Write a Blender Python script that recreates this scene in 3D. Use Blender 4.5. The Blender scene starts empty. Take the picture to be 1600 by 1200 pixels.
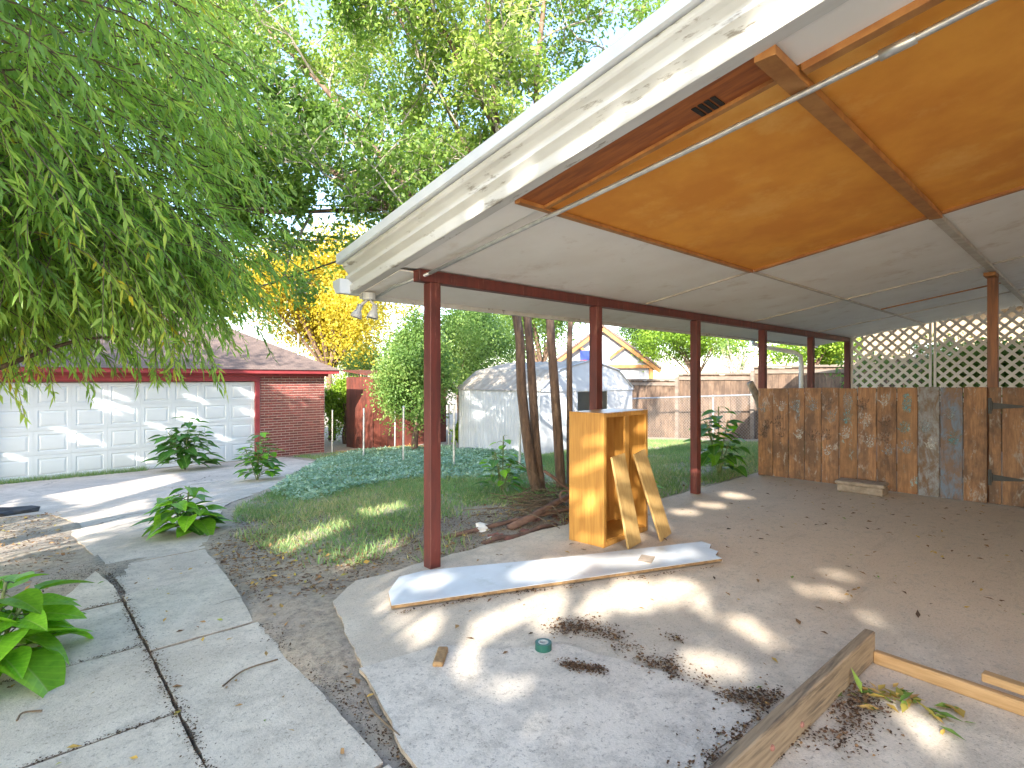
import bpy, bmesh, math, random
import numpy as np
from mathutils import Vector, Matrix
rnd = random.Random(7)
rng = np.random.default_rng(7)
sc = bpy.context.scene
C = sc.collection

# ------------------------------------------------------------------ camera, sky, sun, exposure
EYE = 1.36
FW = Vector((0.675, 0.738, 0)).normalized()
RT = Vector((FW.y, -FW.x, 0))
cam = bpy.data.objects.new('camera', bpy.data.cameras.new('camera'))
C.objects.link(cam)
cam.location = (0, 0, EYE)
cam.rotation_euler = (math.radians(90), 0, -math.atan2(FW.x, FW.y))
cam.data.sensor_width = 36
cam.data.lens = 850 / 1600 * 36
cam.data.shift_y = -0.005
cam.data.clip_end = 1000
cam.data.clip_start = 0.05
sc.camera = cam
SUN = Vector((1.0, 0.62, -0.56)).normalized()      # the way the light travels
world = bpy.data.worlds.new('World'); sc.world = world; world.use_nodes = True
wn = world.node_tree; wn.nodes.clear()
sky = wn.nodes.new('ShaderNodeTexSky'); sky.sky_type = 'NISHITA'; sky.sun_disc = False
sky.sun_elevation = math.asin(-SUN.z)
sky.sun_rotation = math.atan2(-SUN.x, -SUN.y)
sky.air_density = 1.0; sky.dust_density = 1.0; sky.ozone_density = 0.9
bg = wn.nodes.new('ShaderNodeBackground'); bg.inputs[1].default_value = 0.15
wo = wn.nodes.new('ShaderNodeOutputWorld')
wn.links.new(sky.outputs[0], bg.inputs[0]); wn.links.new(bg.outputs[0], wo.inputs[0])
sun = bpy.data.objects.new('sun', bpy.data.lights.new('sun', 'SUN')); C.objects.link(sun)
sun.data.energy = 3.4; sun.data.angle = math.radians(0.4); sun.data.color = (1, 0.93, 0.82)
sun.rotation_euler = SUN.to_track_quat('-Z', 'Y').to_euler()
sun.location = (-10, -6, 12)
sc.view_settings.view_transform = 'Standard'; sc.view_settings.look = 'None'
sc.view_settings.gamma = 1; sc.view_settings.use_curve_mapping = False
sc.view_settings.exposure = 2.42
sc.cycles.max_bounces = 7; sc.cycles.diffuse_bounces = 5; sc.cycles.transparent_max_bounces = 8

# ------------------------------------------------------------------ helpers
SL = 0.064
def gz(x, y):                                       # yard falls away from the patio towards the garage
    return -0.05 - SL * min(max(y - 4.2, 0), 12.5)
def ray(u, v):
    return FW * 850 + RT * (u - 800) + Vector((0, 0, 592 - v))
def at(u, v, Z):
    return Vector((0, 0, EYE)) + ray(u, v) * (Z / 850)
def G(u, v, z=0.0):
    d = ray(u, v); return Vector((0, 0, EYE)) + d * ((z - EYE) / d.z)
def GY(u, v):                                       # on the sloping yard
    d = ray(u, v); t = (EYE + 0.05 - SL * 4.2) / (-d.z - SL * d.y)
    if d.y * t < 4.2: t = (EYE + .05) / -d.z
    return Vector((0, 0, EYE)) + d * t

def tag(o, label=None, cat=None, group=None, kind=None):
    if label: o['label'] = label
    if cat: o['category'] = cat
    if group: o['group'] = group
    if kind: o['kind'] = kind
    return o
def empty(name, loc=(0, 0, 0), rz=0, **k):
    o = bpy.data.objects.new(name, None); C.objects.link(o)
    o.location = loc; o.rotation_euler = (0, 0, rz); o.empty_display_size = .1
    return tag(o, **k)
def link(name, me, mat, parent=None, **k):
    if mat is not None and not me.materials: me.materials.append(mat)
    o = bpy.data.objects.new(name, me); C.objects.link(o)
    if parent is not None:
        o.parent = parent
        o.matrix_parent_inverse = Matrix.Translation(-wloc(parent)) if not parent.rotation_euler.z else Matrix.Identity(4)
    return tag(o, **k)
def wloc(o):
    v = Vector(o.location)
    p = o.parent
    while p is not None:
        if o.matrix_parent_inverse == Matrix.Identity(4): v = v + p.location
        break
    return v
class MB:
    def __init__(s): s.v = []; s.f = []
    def add(s, vs, fs):
        n = len(s.v); s.v += [tuple(p) for p in vs]; s.f += [tuple(i + n for i in f) for f in fs]; return s
    def box(s, x0, x1, y0, y1, z0, z1, M=None):
        vs = [Vector(p) for p in ((x0,y0,z0),(x1,y0,z0),(x1,y1,z0),(x0,y1,z0),(x0,y0,z1),(x1,y0,z1),(x1,y1,z1),(x0,y1,z1))]
        if M: vs = [M @ p for p in vs]
        return s.add(vs, [(0,3,2,1),(4,5,6,7),(0,1,5,4),(1,2,6,5),(2,3,7,6),(3,0,4,7)])
    def bar(s, a, b, w, h, up=(0, 0, 1)):             # beam from a to b
        a, b = Vector(a), Vector(b); d = (b - a).normalized(); sd = d.cross(Vector(up)).normalized(); n = sd.cross(d)
        vs = [p + sd * i * w / 2 + n * j * h / 2 for p in (a, b) for i, j in ((-1,-1),(1,-1),(1,1),(-1,1))]
        return s.add(vs, [(3,2,1,0),(4,5,6,7),(0,1,5,4),(1,2,6,5),(2,3,7,6),(3,0,4,7)])
    def tube(s, pts, rs, n=6, cap=True):
        pts = [Vector(p) for p in pts]
        if not hasattr(rs, '__len__'): rs = [rs] * len(pts)
        base = len(s.v); ref = Vector((.31, .17, .93))
        for i, p in enumerate(pts):
            d = (pts[min(i+1, len(pts)-1)] - pts[max(i-1, 0)])
            d = d.normalized() if d.length > 1e-9 else Vector((0,0,1))
            r_ = ref if abs(d.dot(ref)) < .95 else Vector((1, 0, 0))
            a = d.cross(r_).normalized(); b = d.cross(a)
            for k in range(n):
                t = 2 * math.pi * k / n
                s.v.append(tuple(p + (a * math.cos(t) + b * math.sin(t)) * rs[i]))
        for i in range(len(pts) - 1):
            for k in range(n):
                k2 = (k + 1) % n
                s.f.append((base+i*n+k, base+(i+1)*n+k, base+(i+1)*n+k2, base+i*n+k2))
        if cap:
            s.f.append(tuple(base + k for k in range(n)))
            s.f.append(tuple(base + (len(pts)-1)*n + k for k in reversed(range(n))))
        return s
    def extrude(s, poly, a, b):                        # poly: list of points at end a offset; b-a is the sweep vector
        n = len(poly); a, b = Vector(a), Vector(b)
        vs = [Vector(p) + a for p in poly] + [Vector(p) + b for p in poly]
        fs = [(i, (i+1) % n, n + (i+1) % n, n + i) for i in range(n)] + [tuple(reversed(range(n))), tuple(range(n, 2*n))]
        return s.add(vs, fs)
    def lathe(s, prof, o, ax=(0, 0, 1), n=16):
        ax = Vector(ax).normalized(); q = Vector((0, 0, 1)).rotation_difference(ax); base = len(s.v)
        for r, z in prof:
            for k in range(n):
                t = 2*math.pi*k/n; s.v.append(tuple(Vector(o) + q @ Vector((r*math.cos(t), r*math.sin(t), z))))
        for i in range(len(prof)-1):
            for k in range(n):
                k2 = (k+1) % n; s.f.append((base+i*n+k, base+i*n+k2, base+(i+1)*n+k2, base+(i+1)*n+k))
        return s
    def mesh(s, name, smooth=False, fix=True):
        me = bpy.data.meshes.new(name); me.from_pydata(s.v, [], s.f)
        if fix:
            bm = bmesh.new(); bm.from_mesh(me); bmesh.ops.recalc_face_normals(bm, faces=bm.faces); bm.to_mesh(me); bm.free()
        if smooth: me.polygons.foreach_set('use_smooth', [True] * len(me.polygons))
        return me
    def build(s, name, mat, parent=None, smooth=False, bevel=0, **k):
        me = s.mesh(name, smooth); o = link(name, me, mat, parent, **k)
        if bevel:
            m = o.modifiers.new('bevel', 'BEVEL'); m.width = bevel; m.segments = 1; m.limit_method = 'ANGLE'
        return o
def mesh_np(name, V, F, tint=None):
    me = bpy.data.meshes.new(name); V = np.asarray(V, dtype=np.float32); F = np.asarray(F, dtype=np.int32)
    n, k = F.shape
    me.vertices.add(len(V)); me.vertices.foreach_set('co', V.ravel())
    me.loops.add(n * k); me.loops.foreach_set('vertex_index', F.ravel())
    me.polygons.add(n); me.polygons.foreach_set('loop_start', np.arange(n, dtype=np.int32) * k)
    me.polygons.foreach_set('loop_total', np.full(n, k, dtype=np.int32))
    if tint is not None:
        a = me.attributes.new('tint', 'FLOAT', 'FACE'); a.data.foreach_set('value', np.asarray(tint, dtype=np.float32))
    me.update(); me.validate(); return me

# ------------------------------------------------------------------ materials
def newmat(name):
    m = bpy.data.materials.new(name); m.use_nodes = True
    nt = m.node_tree; return m, nt, nt.nodes['Principled BSDF']
def N(nt, t, **k):
    n = nt.nodes.new(t)
    for a, b in k.items():
        if a in n.inputs.keys() if hasattr(n.inputs, 'keys') else False: n.inputs[a].default_value = b
        else: setattr(n, a, b)
    return n
def noise(nt, co, scale, detail=4, rough=.55, dist=0):
    n = nt.nodes.new('ShaderNodeTexNoise'); n.inputs['Scale'].default_value = scale; n.inputs['Detail'].default_value = detail
    n.inputs['Roughness'].default_value = rough; n.inputs['Distortion'].default_value = dist
    nt.links.new(co, n.inputs['Vector']); return n.outputs['Fac']
def ramp(nt, fac, a, b, ca=0.0, cb=1.0):
    n = nt.nodes.new('ShaderNodeMapRange'); n.inputs[1].default_value = a; n.inputs[2].default_value = b
    n.inputs[3].default_value = ca; n.inputs[4].default_value = cb; n.clamp = True
    nt.links.new(fac, n.inputs[0]); return n.outputs[0]
def mix(nt, fac, a, b, mode='MIX'):
    n = nt.nodes.new('ShaderNodeMix'); n.data_type = 'RGBA'; n.blend_type = mode
    for s, x in ((n.inputs[0], fac), (n.inputs[6], a), (n.inputs[7], b)):
        if isinstance(x, (int, float)): s.default_value = x
        elif isinstance(x, tuple): s.default_value = (*x, 1)[:4]
        else: nt.links.new(x, s)
    return n.outputs[2]
def coords(nt, scale=(1, 1, 1), rnd_off=False):
    tc = nt.nodes.new('ShaderNodeTexCoord'); mp = nt.nodes.new('ShaderNodeMapping'); mp.inputs['Scale'].default_value = scale
    nt.links.new(tc.outputs['Object'], mp.inputs['Vector'])
    if rnd_off:
        oi = nt.nodes.new('ShaderNodeObjectInfo'); m = nt.nodes.new('ShaderNodeMath'); m.operation = 'MULTIPLY'; m.inputs[1].default_value = 37.0
        nt.links.new(oi.outputs['Random'], m.inputs[0]); nt.links.new(m.outputs[0], mp.inputs['Location'])
    return mp.outputs[0]
def bump(nt, b, h, strength=.3, dist=.01):
    n = nt.nodes.new('ShaderNodeBump'); n.inputs['Strength'].default_value = strength; n.inputs['Distance'].default_value = dist
    nt.links.new(h, n.inputs['Height']); nt.links.new(n.outputs[0], b.inputs['Normal'])
def vary(nt, col, amt):                                # per-object brightness variation
    oi = nt.nodes.new('ShaderNodeObjectInfo'); r = ramp(nt, oi.outputs['Random'], 0, 1, 1 - amt, 1 + amt)
    cb = nt.nodes.new('ShaderNodeCombineColor')
    for i in range(3): nt.links.new(r, cb.inputs[i])
    return mix(nt, 1.0, col, cb.outputs[0], 'MULTIPLY')
def plain(name, c, c2=None, scale=6, rough=.6, bmp=.15, stretch=(1, 1, 1), c3=None, s3=2, lo3=.55, hi3=.65, metal=0, var=0, off=False, bd=.005):
    m, nt, b = newmat(name); co = coords(nt, stretch, off)
    f = noise(nt, co, scale, 6, .6)
    col = mix(nt, ramp(nt, f, .38, .62), c, c2 or tuple(x * .75 for x in c))
    if c3:
        g = noise(nt, co, s3, 7, .7); col = mix(nt, ramp(nt, g, lo3, hi3), col, c3)
    if var: col = vary(nt, col, var)
    nt.links.new(col, b.inputs['Base Color']); b.inputs['Roughness'].default_value = rough; b.inputs['Metallic'].default_value = metal
    if bmp: bump(nt, b, f, bmp, bd)
    return m
def leafmat(name, stops, trans=.4, rough=.45):
    m, nt, b = newmat(name)
    a = nt.nodes.new('ShaderNodeAttribute'); a.attribute_name = 'tint'
    cr = nt.nodes.new('ShaderNodeValToRGB'); e = cr.color_ramp.elements
    e[0].position = stops[0][0]; e[0].color = (*stops[0][1], 1); e[1].position = stops[-1][0]; e[1].color = (*stops[-1][1], 1)
    for p, c in stops[1:-1]:
        x = e.new(p); x.color = (*c, 1)
    nt.links.new(a.outputs['Fac'], cr.inputs[0])
    return leaf_finish(m, nt, b, cr.outputs[0], trans, rough)
def leaf_finish(m, nt, b, col, trans, rough):
    nt.links.new(col, b.inputs['Base Color']); b.inputs['Roughness'].default_value = rough
    b.inputs['Specular IOR Level'].default_value = .35
    t = nt.nodes.new('ShaderNodeBsdfTranslucent'); ms = nt.nodes.new('ShaderNodeMixShader'); ms.inputs[0].default_value = trans
    br = mix(nt, 1.0, col, (1.25, 1.3, .7), 'MULTIPLY'); nt.links.new(br, t.inputs[0])
    nt.links.new(b.outputs[0], ms.inputs[1]); nt.links.new(t.outputs[0], ms.inputs[2])
    nt.links.new(ms.outputs[0], nt.nodes['Material Output'].inputs[0]); return m

def concrete(name, base, stain, warm=None, s=1.0, crack=.9):
    m, nt, b = newmat(name); co = coords(nt)
    big = noise(nt, co, .9 * s, 6, .65, .6); mid = noise(nt, co, 5, 8, .75, .3); fine = noise(nt, co, 120, 3, .7); sp = noise(nt, co, 48, 5, .8); sp2 = noise(nt, co, 11, 8, .8, .3)
    col = mix(nt, ramp(nt, big, .43, .57), base, stain)
    col = mix(nt, ramp(nt, mid, .47, .60, 0, .75), col, tuple(x * .6 for x in base))
    col = mix(nt, ramp(nt, mid, .40, .25, 0, .5), col, tuple(min(1, x * 1.3) for x in base))
    if warm:
        sx = nt.nodes.new('ShaderNodeSeparateXYZ'); nt.links.new(co, sx.inputs[0])
        w = nt.nodes.new('ShaderNodeMath'); w.operation = 'MULTIPLY_ADD'; nt.links.new(noise(nt, coords(nt, (.7, 1.6, 1)), 1.3, 7, .7, .8), w.inputs[0]); w.inputs[1].default_value = 4.2
        nt.links.new(sx.outputs[0], w.inputs[2])
        col = mix(nt, ramp(nt, w.outputs[0], 4.7, 6.2, 0, .8), col, warm)
        col = mix(nt, ramp(nt, noise(nt, coords(nt, (.6, 2.4, 1)), 2.2, 7, .7, .6), .55, .72, 0, .55), col, tuple(x * .55 for x in warm))
    col = mix(nt, ramp(nt, sp2, .53, .62, 0, .65), col, tuple(x * .45 for x in base))
    col = mix(nt, ramp(nt, sp, .56, .63, 0, .9), col, tuple(x * .3 for x in base))
    col = mix(nt, ramp(nt, fine, .3, .7, 0, .4), col, tuple(min(1, x * 1.35) for x in base))
    if crack:
        vo = nt.nodes.new('ShaderNodeTexVoronoi'); vo.feature = 'DISTANCE_TO_EDGE'; vo.inputs['Scale'].default_value = .55
        wv = nt.nodes.new('ShaderNodeMix'); wv.data_type = 'VECTOR'; wv.inputs[0].default_value = .16
        nn = nt.nodes.new('ShaderNodeTexNoise'); nn.inputs['Scale'].default_value = 3.5; nn.inputs['Detail'].default_value = 6; nt.links.new(co, nn.inputs['Vector'])
        nt.links.new(co, wv.inputs[4]); nt.links.new(nn.outputs['Color'], wv.inputs[5]); nt.links.new(wv.outputs[1], vo.inputs['Vector'])
        ck = nt.nodes.new('ShaderNodeMath'); ck.operation = 'MULTIPLY'; nt.links.new(ramp(nt, vo.outputs['Distance'], .0015, .0035, 1, 0), ck.inputs[0])
        nt.links.new(ramp(nt, noise(nt, co, 1.1, 2), .5, .56, 0, crack), ck.inputs[1]); col = mix(nt, ck.outputs[0], col, (.06, .05, .045))
    nt.links.new(col, b.inputs['Base Color']); b.inputs['Roughness'].default_value = .85
    ad = nt.nodes.new('ShaderNodeMath'); ad.operation = 'ADD'; nt.links.new(fine, ad.inputs[0]); nt.links.new(mid, ad.inputs[1])
    bump(nt, b, ad.outputs[0], .4, .008); return m

M = {}
M['slab'] = concrete('patio_concrete', (.62, .545, .45), (.44, .37, .295), (.48, .36, .255), crack=0)
M['patch'] = concrete('patch_concrete', (.63, .565, .49), (.51, .455, .39), crack=0)
M['path'] = concrete('path_concrete', (.59, .52, .435), (.44, .38, .31), crack=.6)
M['drive'] = concrete('drive_concrete', (.58, .495, .42), (.42, .355, .30))
m, nt, b = newmat('yard_soil'); co = coords(nt)
n1 = noise(nt, co, .8, 6, .65); n2 = noise(nt, co, 18, 6, .75); n3 = noise(nt, co, 70, 3, .7)
c_ = mix(nt, ramp(nt, n1, .4, .62), (.34, .285, .235), (.44, .355, .255)); c_ = mix(nt, ramp(nt, n2, .45, .68), c_, (.19, .155, .125)); c_ = mix(nt, ramp(nt, noise(nt, co, 45, 4, .8), .60, .66, 0, .8), c_, (.05, .04, .032))
c_ = mix(nt, ramp(nt, n3, .6, .72, 0, .7), c_, (.42, .34, .22)); nt.links.new(c_, b.inputs['Base Color']); b.inputs['Roughness'].default_value = .95
bump(nt, b, n2, .6, .02); M['soil'] = m
M['red'] = plain('red_brown_paint', (.155, .034, .026), (.085, .022, .018), 9, .55, .35, (1.5, 1.5, .22), c3=(.24, .095, .07), s3=14, lo3=.58, hi3=.68)
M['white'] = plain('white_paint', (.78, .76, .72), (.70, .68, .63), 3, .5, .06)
M['fascia'] = plain('weathered_white_paint', (.66, .66, .64), (.52, .51, .48), 5, .55, .2, (1, .2, 1), c3=(.30, .275, .24), s3=12, lo3=.59, hi3=.64)
M['ceil'] = plain('ceiling_board_white', (.90, .88, .84), (.84, .81, .76), 1.6, .75, .05, c3=(.62, .54, .45), s3=2.6, lo3=.56, hi3=.78, var=.04)
M['orange'] = plain('orange_fibre_board', (.86, .37, .05), (.74, .28, .035), 2.2, .7, .12, c3=(.90, .47, .11), s3=1.6, lo3=.52, hi3=.72)
M['ply'] = plain('stained_plywood', (.40, .12, .025), (.24, .065, .018), 7, .5, .2, (6, .7, 1))
M['batten'] = plain('stained_batten', (.46, .21, .06), (.33, .13, .035), 9, .55, .15, (1, 1, 1))
M['batten_w'] = plain('pale_batten', (.60, .56, .49), (.48, .42, .35), 6, .6, .1)
M['gatepost'] = plain('varnished_post', (.30, .11, .035), (.15, .055, .022), 8, .5, .2, (3, 3, .3))
M['steel'] = plain('galvanised_steel', (.62, .63, .63), (.48, .49, .50), 20, .38, .05, metal=.75)
M['link'] = plain('dull_zinc_wire', (.30, .30, .30), (.20, .20, .20), 20, .5, 0, metal=.4)
M['gutter'] = plain('white_gutter', (.72, .75, .77), (.64, .67, .70), 3, .4, .04)
M['dark'] = plain('dark_void', (.02, .018, .016), (.012, .011, .01), 8, .8, 0)
M['black'] = plain('black_iron', (.015, .015, .017), (.03, .028, .026), 30, .5, .1)
def boardmat(name, c1, c2, c3=None, p=None, lo=.5, hi=.6):
    m, nt, b = newmat(name); co = coords(nt, (1, 9, .9), True); co2 = coords(nt, (1, 1, .6), True)
    f = noise(nt, co, 4, 7, .7, .8); g = noise(nt, co2, 3.2, 6, .7)
    col = mix(nt, ramp(nt, f, .40, .60), c1, c2); col = mix(nt, ramp(nt, g, .44, .60, 0, .85), col, c3 or (.17, .095, .05))
    if p:
        q = noise(nt, coords(nt, (1, 2.2, 1), True), 5, 7, .75, .4); col = mix(nt, ramp(nt, q, lo, hi, 0, .85), col, p)
    col = vary(nt, col, .16)
    nt.links.new(col, b.inputs['Base Color']); b.inputs['Roughness'].default_value = .7; bump(nt, b, f, .35, .006); return m
M['fence'] = boardmat('gate_fence_board', (.35, .185, .09), (.20, .10, .05), (.11, .065, .042), p=(.36, .33, .30), lo=.56, hi=.66)
M['fence_grey'] = boardmat('grey_painted_board', (.20, .16, .13), (.13, .11, .10), p=(.26, .28, .31), lo=.44, hi=.58)
M['fence_blue'] = boardmat('blue_painted_board', (.16, .12, .11), (.10, .085, .09), p=(.12, .17, .24), lo=.46, hi=.6)
M['fence_teal'] = boardmat('teal_smeared_board', (.36, .19, .09), (.24, .12, .055), p=(.22, .42, .45), lo=.6, hi=.68)
for k, c in dict(teal=(.10, .40, .46), pale=(.62, .62, .60), dusk=(.10, .085, .085), bluegrey=(.30, .38, .42)).items():
    m, nt, b = newmat('hand_paint_' + k); b.inputs['Base Color'].default_value = (*c, 1); b.inputs['Roughness'].default_value = .75
    co = coords(nt); tr_ = nt.nodes.new('ShaderNodeBsdfTransparent'); ms_ = nt.nodes.new('ShaderNodeMixShader')
    nt.links.new(ramp(nt, noise(nt, co, 38, 7, .8), .42, .62, 0, .75), ms_.inputs[0]); nt.links.new(tr_.outputs[0], ms_.inputs[1]); nt.links.new(b.outputs[0], ms_.inputs[2])
    nt.links.new(ms_.outputs[0], nt.nodes['Material Output'].inputs[0]); M['hp_' + k] = m
M['backfence'] = boardmat('weathered_cedar', (.19, .125, .085), (.12, .076, .05), (.07, .044, .03))
M['cap'] = plain('grey_rail', (.22, .175, .14), (.15, .115, .09), 8, .8, .2, (1, .3, 1))
M['lattice'] = plain('white_vinyl', (.74, .71, .66), (.68, .64, .58), 4, .45, .03)
M['brick'] = plain('red_brick', (.25, .062, .048), (.15, .036, .034), 30, .85, .3, var=.28, off=True)
M['mortar'] = plain('mortar', (.62, .50, .44), (.52, .42, .37), 20, .9, .2)
M['door'] = plain('white_door_enamel', (.66, .69, .72), (.61, .64, .67), 2, .4, .03)
M['redtrim'] = plain('red_trim', (.34, .045, .05), (.25, .03, .035), 5, .55, .15, c3=(.55, .40, .38), s3=9, lo3=.68, hi3=.74)
m, nt, b = newmat('brown_shingles'); co = coords(nt, (1, 1, 1))
bk = nt.nodes.new('ShaderNodeTexBrick'); nt.links.new(co, bk.inputs[0]); bk.inputs['Scale'].default_value = 3.2; bk.inputs['Mortar Size'].default_value = .012
bk.inputs['Color1'].default_value = (.14, .10, .085, 1); bk.inputs['Color2'].default_value = (.19, .135, .115, 1); bk.inputs['Mortar'].default_value = (.07, .05, .045, 1)
nt.links.new(mix(nt, ramp(nt, noise(nt, co, 40, 4), .4, .7, 0, .5), bk.outputs[0], (.10, .07, .06)), b.inputs['Base Color']); b.inputs['Roughness'].default_value = .9
M['shingle'] = m
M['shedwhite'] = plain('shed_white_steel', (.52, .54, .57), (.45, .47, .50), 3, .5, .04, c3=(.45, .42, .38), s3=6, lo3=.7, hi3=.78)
M['shedroof'] = plain('shed_roof_steel', (.34, .30, .25), (.25, .21, .17), 5, .6, .1, c3=(.26, .21, .17), s3=6, lo3=.55, hi3=.7)
M['redshed'] = boardmat('rust_red_boards', (.17, .042, .025), (.11, .027, .017), (.07, .02, .013))
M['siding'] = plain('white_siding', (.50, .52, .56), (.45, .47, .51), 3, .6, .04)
M['timber'] = plain('orange_timber', (.36, .17, .045), (.27, .12, .03), 8, .6, .1)
M['tan'] = plain('tan_stucco', (.40, .29, .19), (.33, .24, .15), 4, .9, .1)
M['maple'] = plain('maple_cabinet', (.50, .26, .06), (.40, .185, .04), 6, .35, .06, (9, 9, .5))
M['maple2'] = plain('pale_maple_board', (.50, .34, .14), (.42, .26, .095), 6, .4, .06, (9, 9, .5))
M['mela'] = plain('white_melamine', (.60, .63, .66), (.52, .54, .56), 3, .4, .04, c3=(.42, .44, .42), s3=5, lo3=.56, hi3=.75)
M['ply_edge'] = plain('chipboard_edge', (.36, .22, .10), (.22, .13, .06), 30, .8, .2)
M['lumber'] = plain('grey_lumber', (.30, .22, .14), (.19, .135, .085), 6, .8, .4, (.6, 9, 9), c3=(.10, .075, .055), s3=3, lo3=.52, hi3=.66)
M['lumber2'] = plain('tan_lumber', (.46, .29, .14), (.34, .20, .085), 6, .65, .2, (9, .6, 9))
M['block'] = plain('rough_concrete_block', (.36, .30, .25), (.25, .205, .165), 14, .9, .5, bd=.02)
M['bark'] = plain('elm_bark', (.20, .125, .085), (.095, .06, .042), 16, .9, .9, (1.6, 1.6, .28), bd=.03, c3=(.33, .23, .16), s3=9, lo3=.58, hi3=.7)
M['palebark'] = plain('pale_sunlit_bark', (.42, .37, .31), (.25, .20, .16), 12, .9, .5, (1, 1, .5), bd=.02)
M['twig'] = plain('twig_bark', (.17, .12, .075), (.10, .07, .045), 12, .9, .2)
M['log'] = plain('dead_wood', (.20, .115, .085), (.10, .06, .05), 12, .9, .6, bd=.02)
M['paper'] = plain('crumpled_paper', (.78, .77, .75), (.66, .65, .64), 6, .7, .2)
M['tape'] = plain('green_plastic', (.02, .11, .085), (.015, .08, .06), 10, .35, .03)
M['tapecore'] = plain('tape_core', (.45, .47, .45), (.36, .38, .36), 10, .6, .03)
M['wire'] = plain('black_cable', (.03, .03, .035), None, 10, .6, 0)
M['glass'] = plain('lamp_glass', (.36, .38, .40), (.28, .30, .32), 5, .15, 0, metal=.5)
M['lamp'] = plain('lamp_housing', (.55, .54, .52), (.45, .43, .40), 8, .4, .05)
M['rag'] = plain('black_rag', (.025, .026, .03), (.05, .05, .055), 12, .8, .3)
M['stone'] = plain('red_stone', (.27, .12, .095), (.19, .085, .07), 10, .9, .4, var=.25)
GRN = [(0, (.025, .065, .012)), (.45, (.07, .16, .025)), (.8, (.15, .26, .035)), (1, (.26, .36, .06))]
M['elm_leaf'] = leafmat('elm_leaf', [(0, (.06, .12, .03)), (.45, (.17, .28, .06)), (.8, (.31, .41, .09)), (1, (.46, .50, .17))], .5)
M['willow_leaf'] = leafmat('willow_leaf', [(0, (.13, .23, .055)), (.4, (.28, .45, .10)), (.72, (.42, .55, .12)), (.86, (.40, .46, .08)), (1, (.60, .46, .04))], .58)
M['gold_leaf'] = leafmat('golden_leaf', [(0, (.38, .28, .02)), (.5, (.56, .45, .045)), (1, (.66, .57, .14))], .45)
M['bush_leaf'] = leafmat('shrub_leaf', [(0, (.05, .11, .025)), (.5, (.15, .26, .06)), (1, (.34, .44, .13))], .4)
M['lime_leaf'] = leafmat('lime_leaf', [(0, (.10, .20, .02)), (.5, (.24, .38, .04)), (1, (.42, .52, .07))], .4)
M['vinca_leaf'] = leafmat('vinca_leaf', [(0, (.11, .21, .14)), (.5, (.28, .44, .32)), (1, (.52, .64, .52))], .25, .4)
M['grass'] = leafmat('grass_blade', [(0, (.09, .18, .06)), (.5, (.19, .33, .12)), (.78, (.34, .37, .16)), (1, (.56, .46, .27))], .3, .6)
M['litter'] = leafmat('dead_leaf', [(0, (.05, .03, .02)), (.4, (.16, .085, .045)), (.7, (.34, .20, .09)), (.88, (.55, .36, .08)), (1, (.16, .28, .05))], .1, .8)
def bigleaf(name, c1, c2):
    m, nt, b = newmat(name); co = coords(nt)
    sx = nt.nodes.new('ShaderNodeSeparateXYZ'); nt.links.new(co, sx.inputs[0])
    ab = nt.nodes.new('ShaderNodeMath'); ab.operation = 'ABSOLUTE'; nt.links.new(sx.outputs[1], ab.inputs[0])
    col = mix(nt, ramp(nt, noise(nt, co, 7, 4), .3, .7), c1, c2)
    w = nt.nodes.new('ShaderNodeTexWave'); w.inputs['Scale'].default_value = 2.2; w.inputs['Distortion'].default_value = .6
    mp = nt.nodes.new('ShaderNodeVectorMath'); mp.operation = 'ADD'
    cb = nt.nodes.new('ShaderNodeCombineXYZ'); s_ = nt.nodes.new('ShaderNodeMath'); s_.operation = 'SUBTRACT'; nt.links.new(sx.outputs[0], s_.inputs[0]); nt.links.new(ab.outputs[0], s_.inputs[1])
    nt.links.new(s_.outputs[0], cb.inputs[0]); nt.links.new(cb.outputs[0], w.inputs[0])
    col = mix(nt, ramp(nt, w.outputs['Fac'], .86, .99, 0, .18), col, tuple(min(1, x * 1.7) for x in c2))
    col = mix(nt, ramp(nt, ab.outputs[0], .004, .022, .5, 0), col, (.35, .46, .14))
    col = vary(nt, col, .3)
    return leaf_finish(m, nt, b, col, .35, .4)
M['catalpa'] = bigleaf('catalpa_leaf', (.13, .34, .02), (.22, .46, .03))
M['catalpa_d'] = bigleaf('dark_seedling_leaf', (.05, .16, .03), (.09, .23, .04))
M['stem'] = plain('green_stem', (.16, .22, .06), (.12, .14, .05), 10, .6, .05)

# ------------------------------------------------------------------ ground, path, driveway, patio slab
slabpoly = [(1.44, 3.2), (1.36, 2.9), (1.22, 2.4), (1.14, 2.0), (1.06, 1.66), (1.02, 1.0), (1.02, -2.6), (14, -2.6), (14, 3.42), (1.7, 3.42)]
drivepolys = ([(.53, 4.27), (1.11, 4.27), (1.2, 5.19), (.52, 5.19)],
        [(.52, 5.21), (1.2, 5.21), (1.44, 6.0), (1.95, 7.5), (2.1, 7.75), (.5, 7.95), (.42, 7)],
        [(.5, 7.97), (2.12, 7.77), (2.56, 8.25), (4.05, 10.1), (4.2, 10.35), (-1.2, 10.6), (-3, 10.6), (-3, 10.0), (-1, 9.6), (.3, 9.0)],
        [(-3, 10.62), (-1.2, 10.62), (4.22, 10.37), (5.1, 11.8), (5.2, 14.62), (-3, 14.62)])
def inside(P, poly):
    x, y = P[:, 0], P[:, 1]; c = np.zeros(len(P), bool); n = len(poly)
    for i in range(n):
        x0, y0 = poly[i]; x1, y1 = poly[(i+1) % n]
        c ^= ((y0 > y) != (y1 > y)) & (x < (x1 - x0) * (y - y0) / (y1 - y0 + 1e-12) + x0)
    return c
xs = np.concatenate([[-300, -120, -50, -25, -12], np.arange(-7, 14.05, .08), np.arange(14.3, 17.1, .3), [20, 26, 35, 60, 120, 300]])
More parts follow.
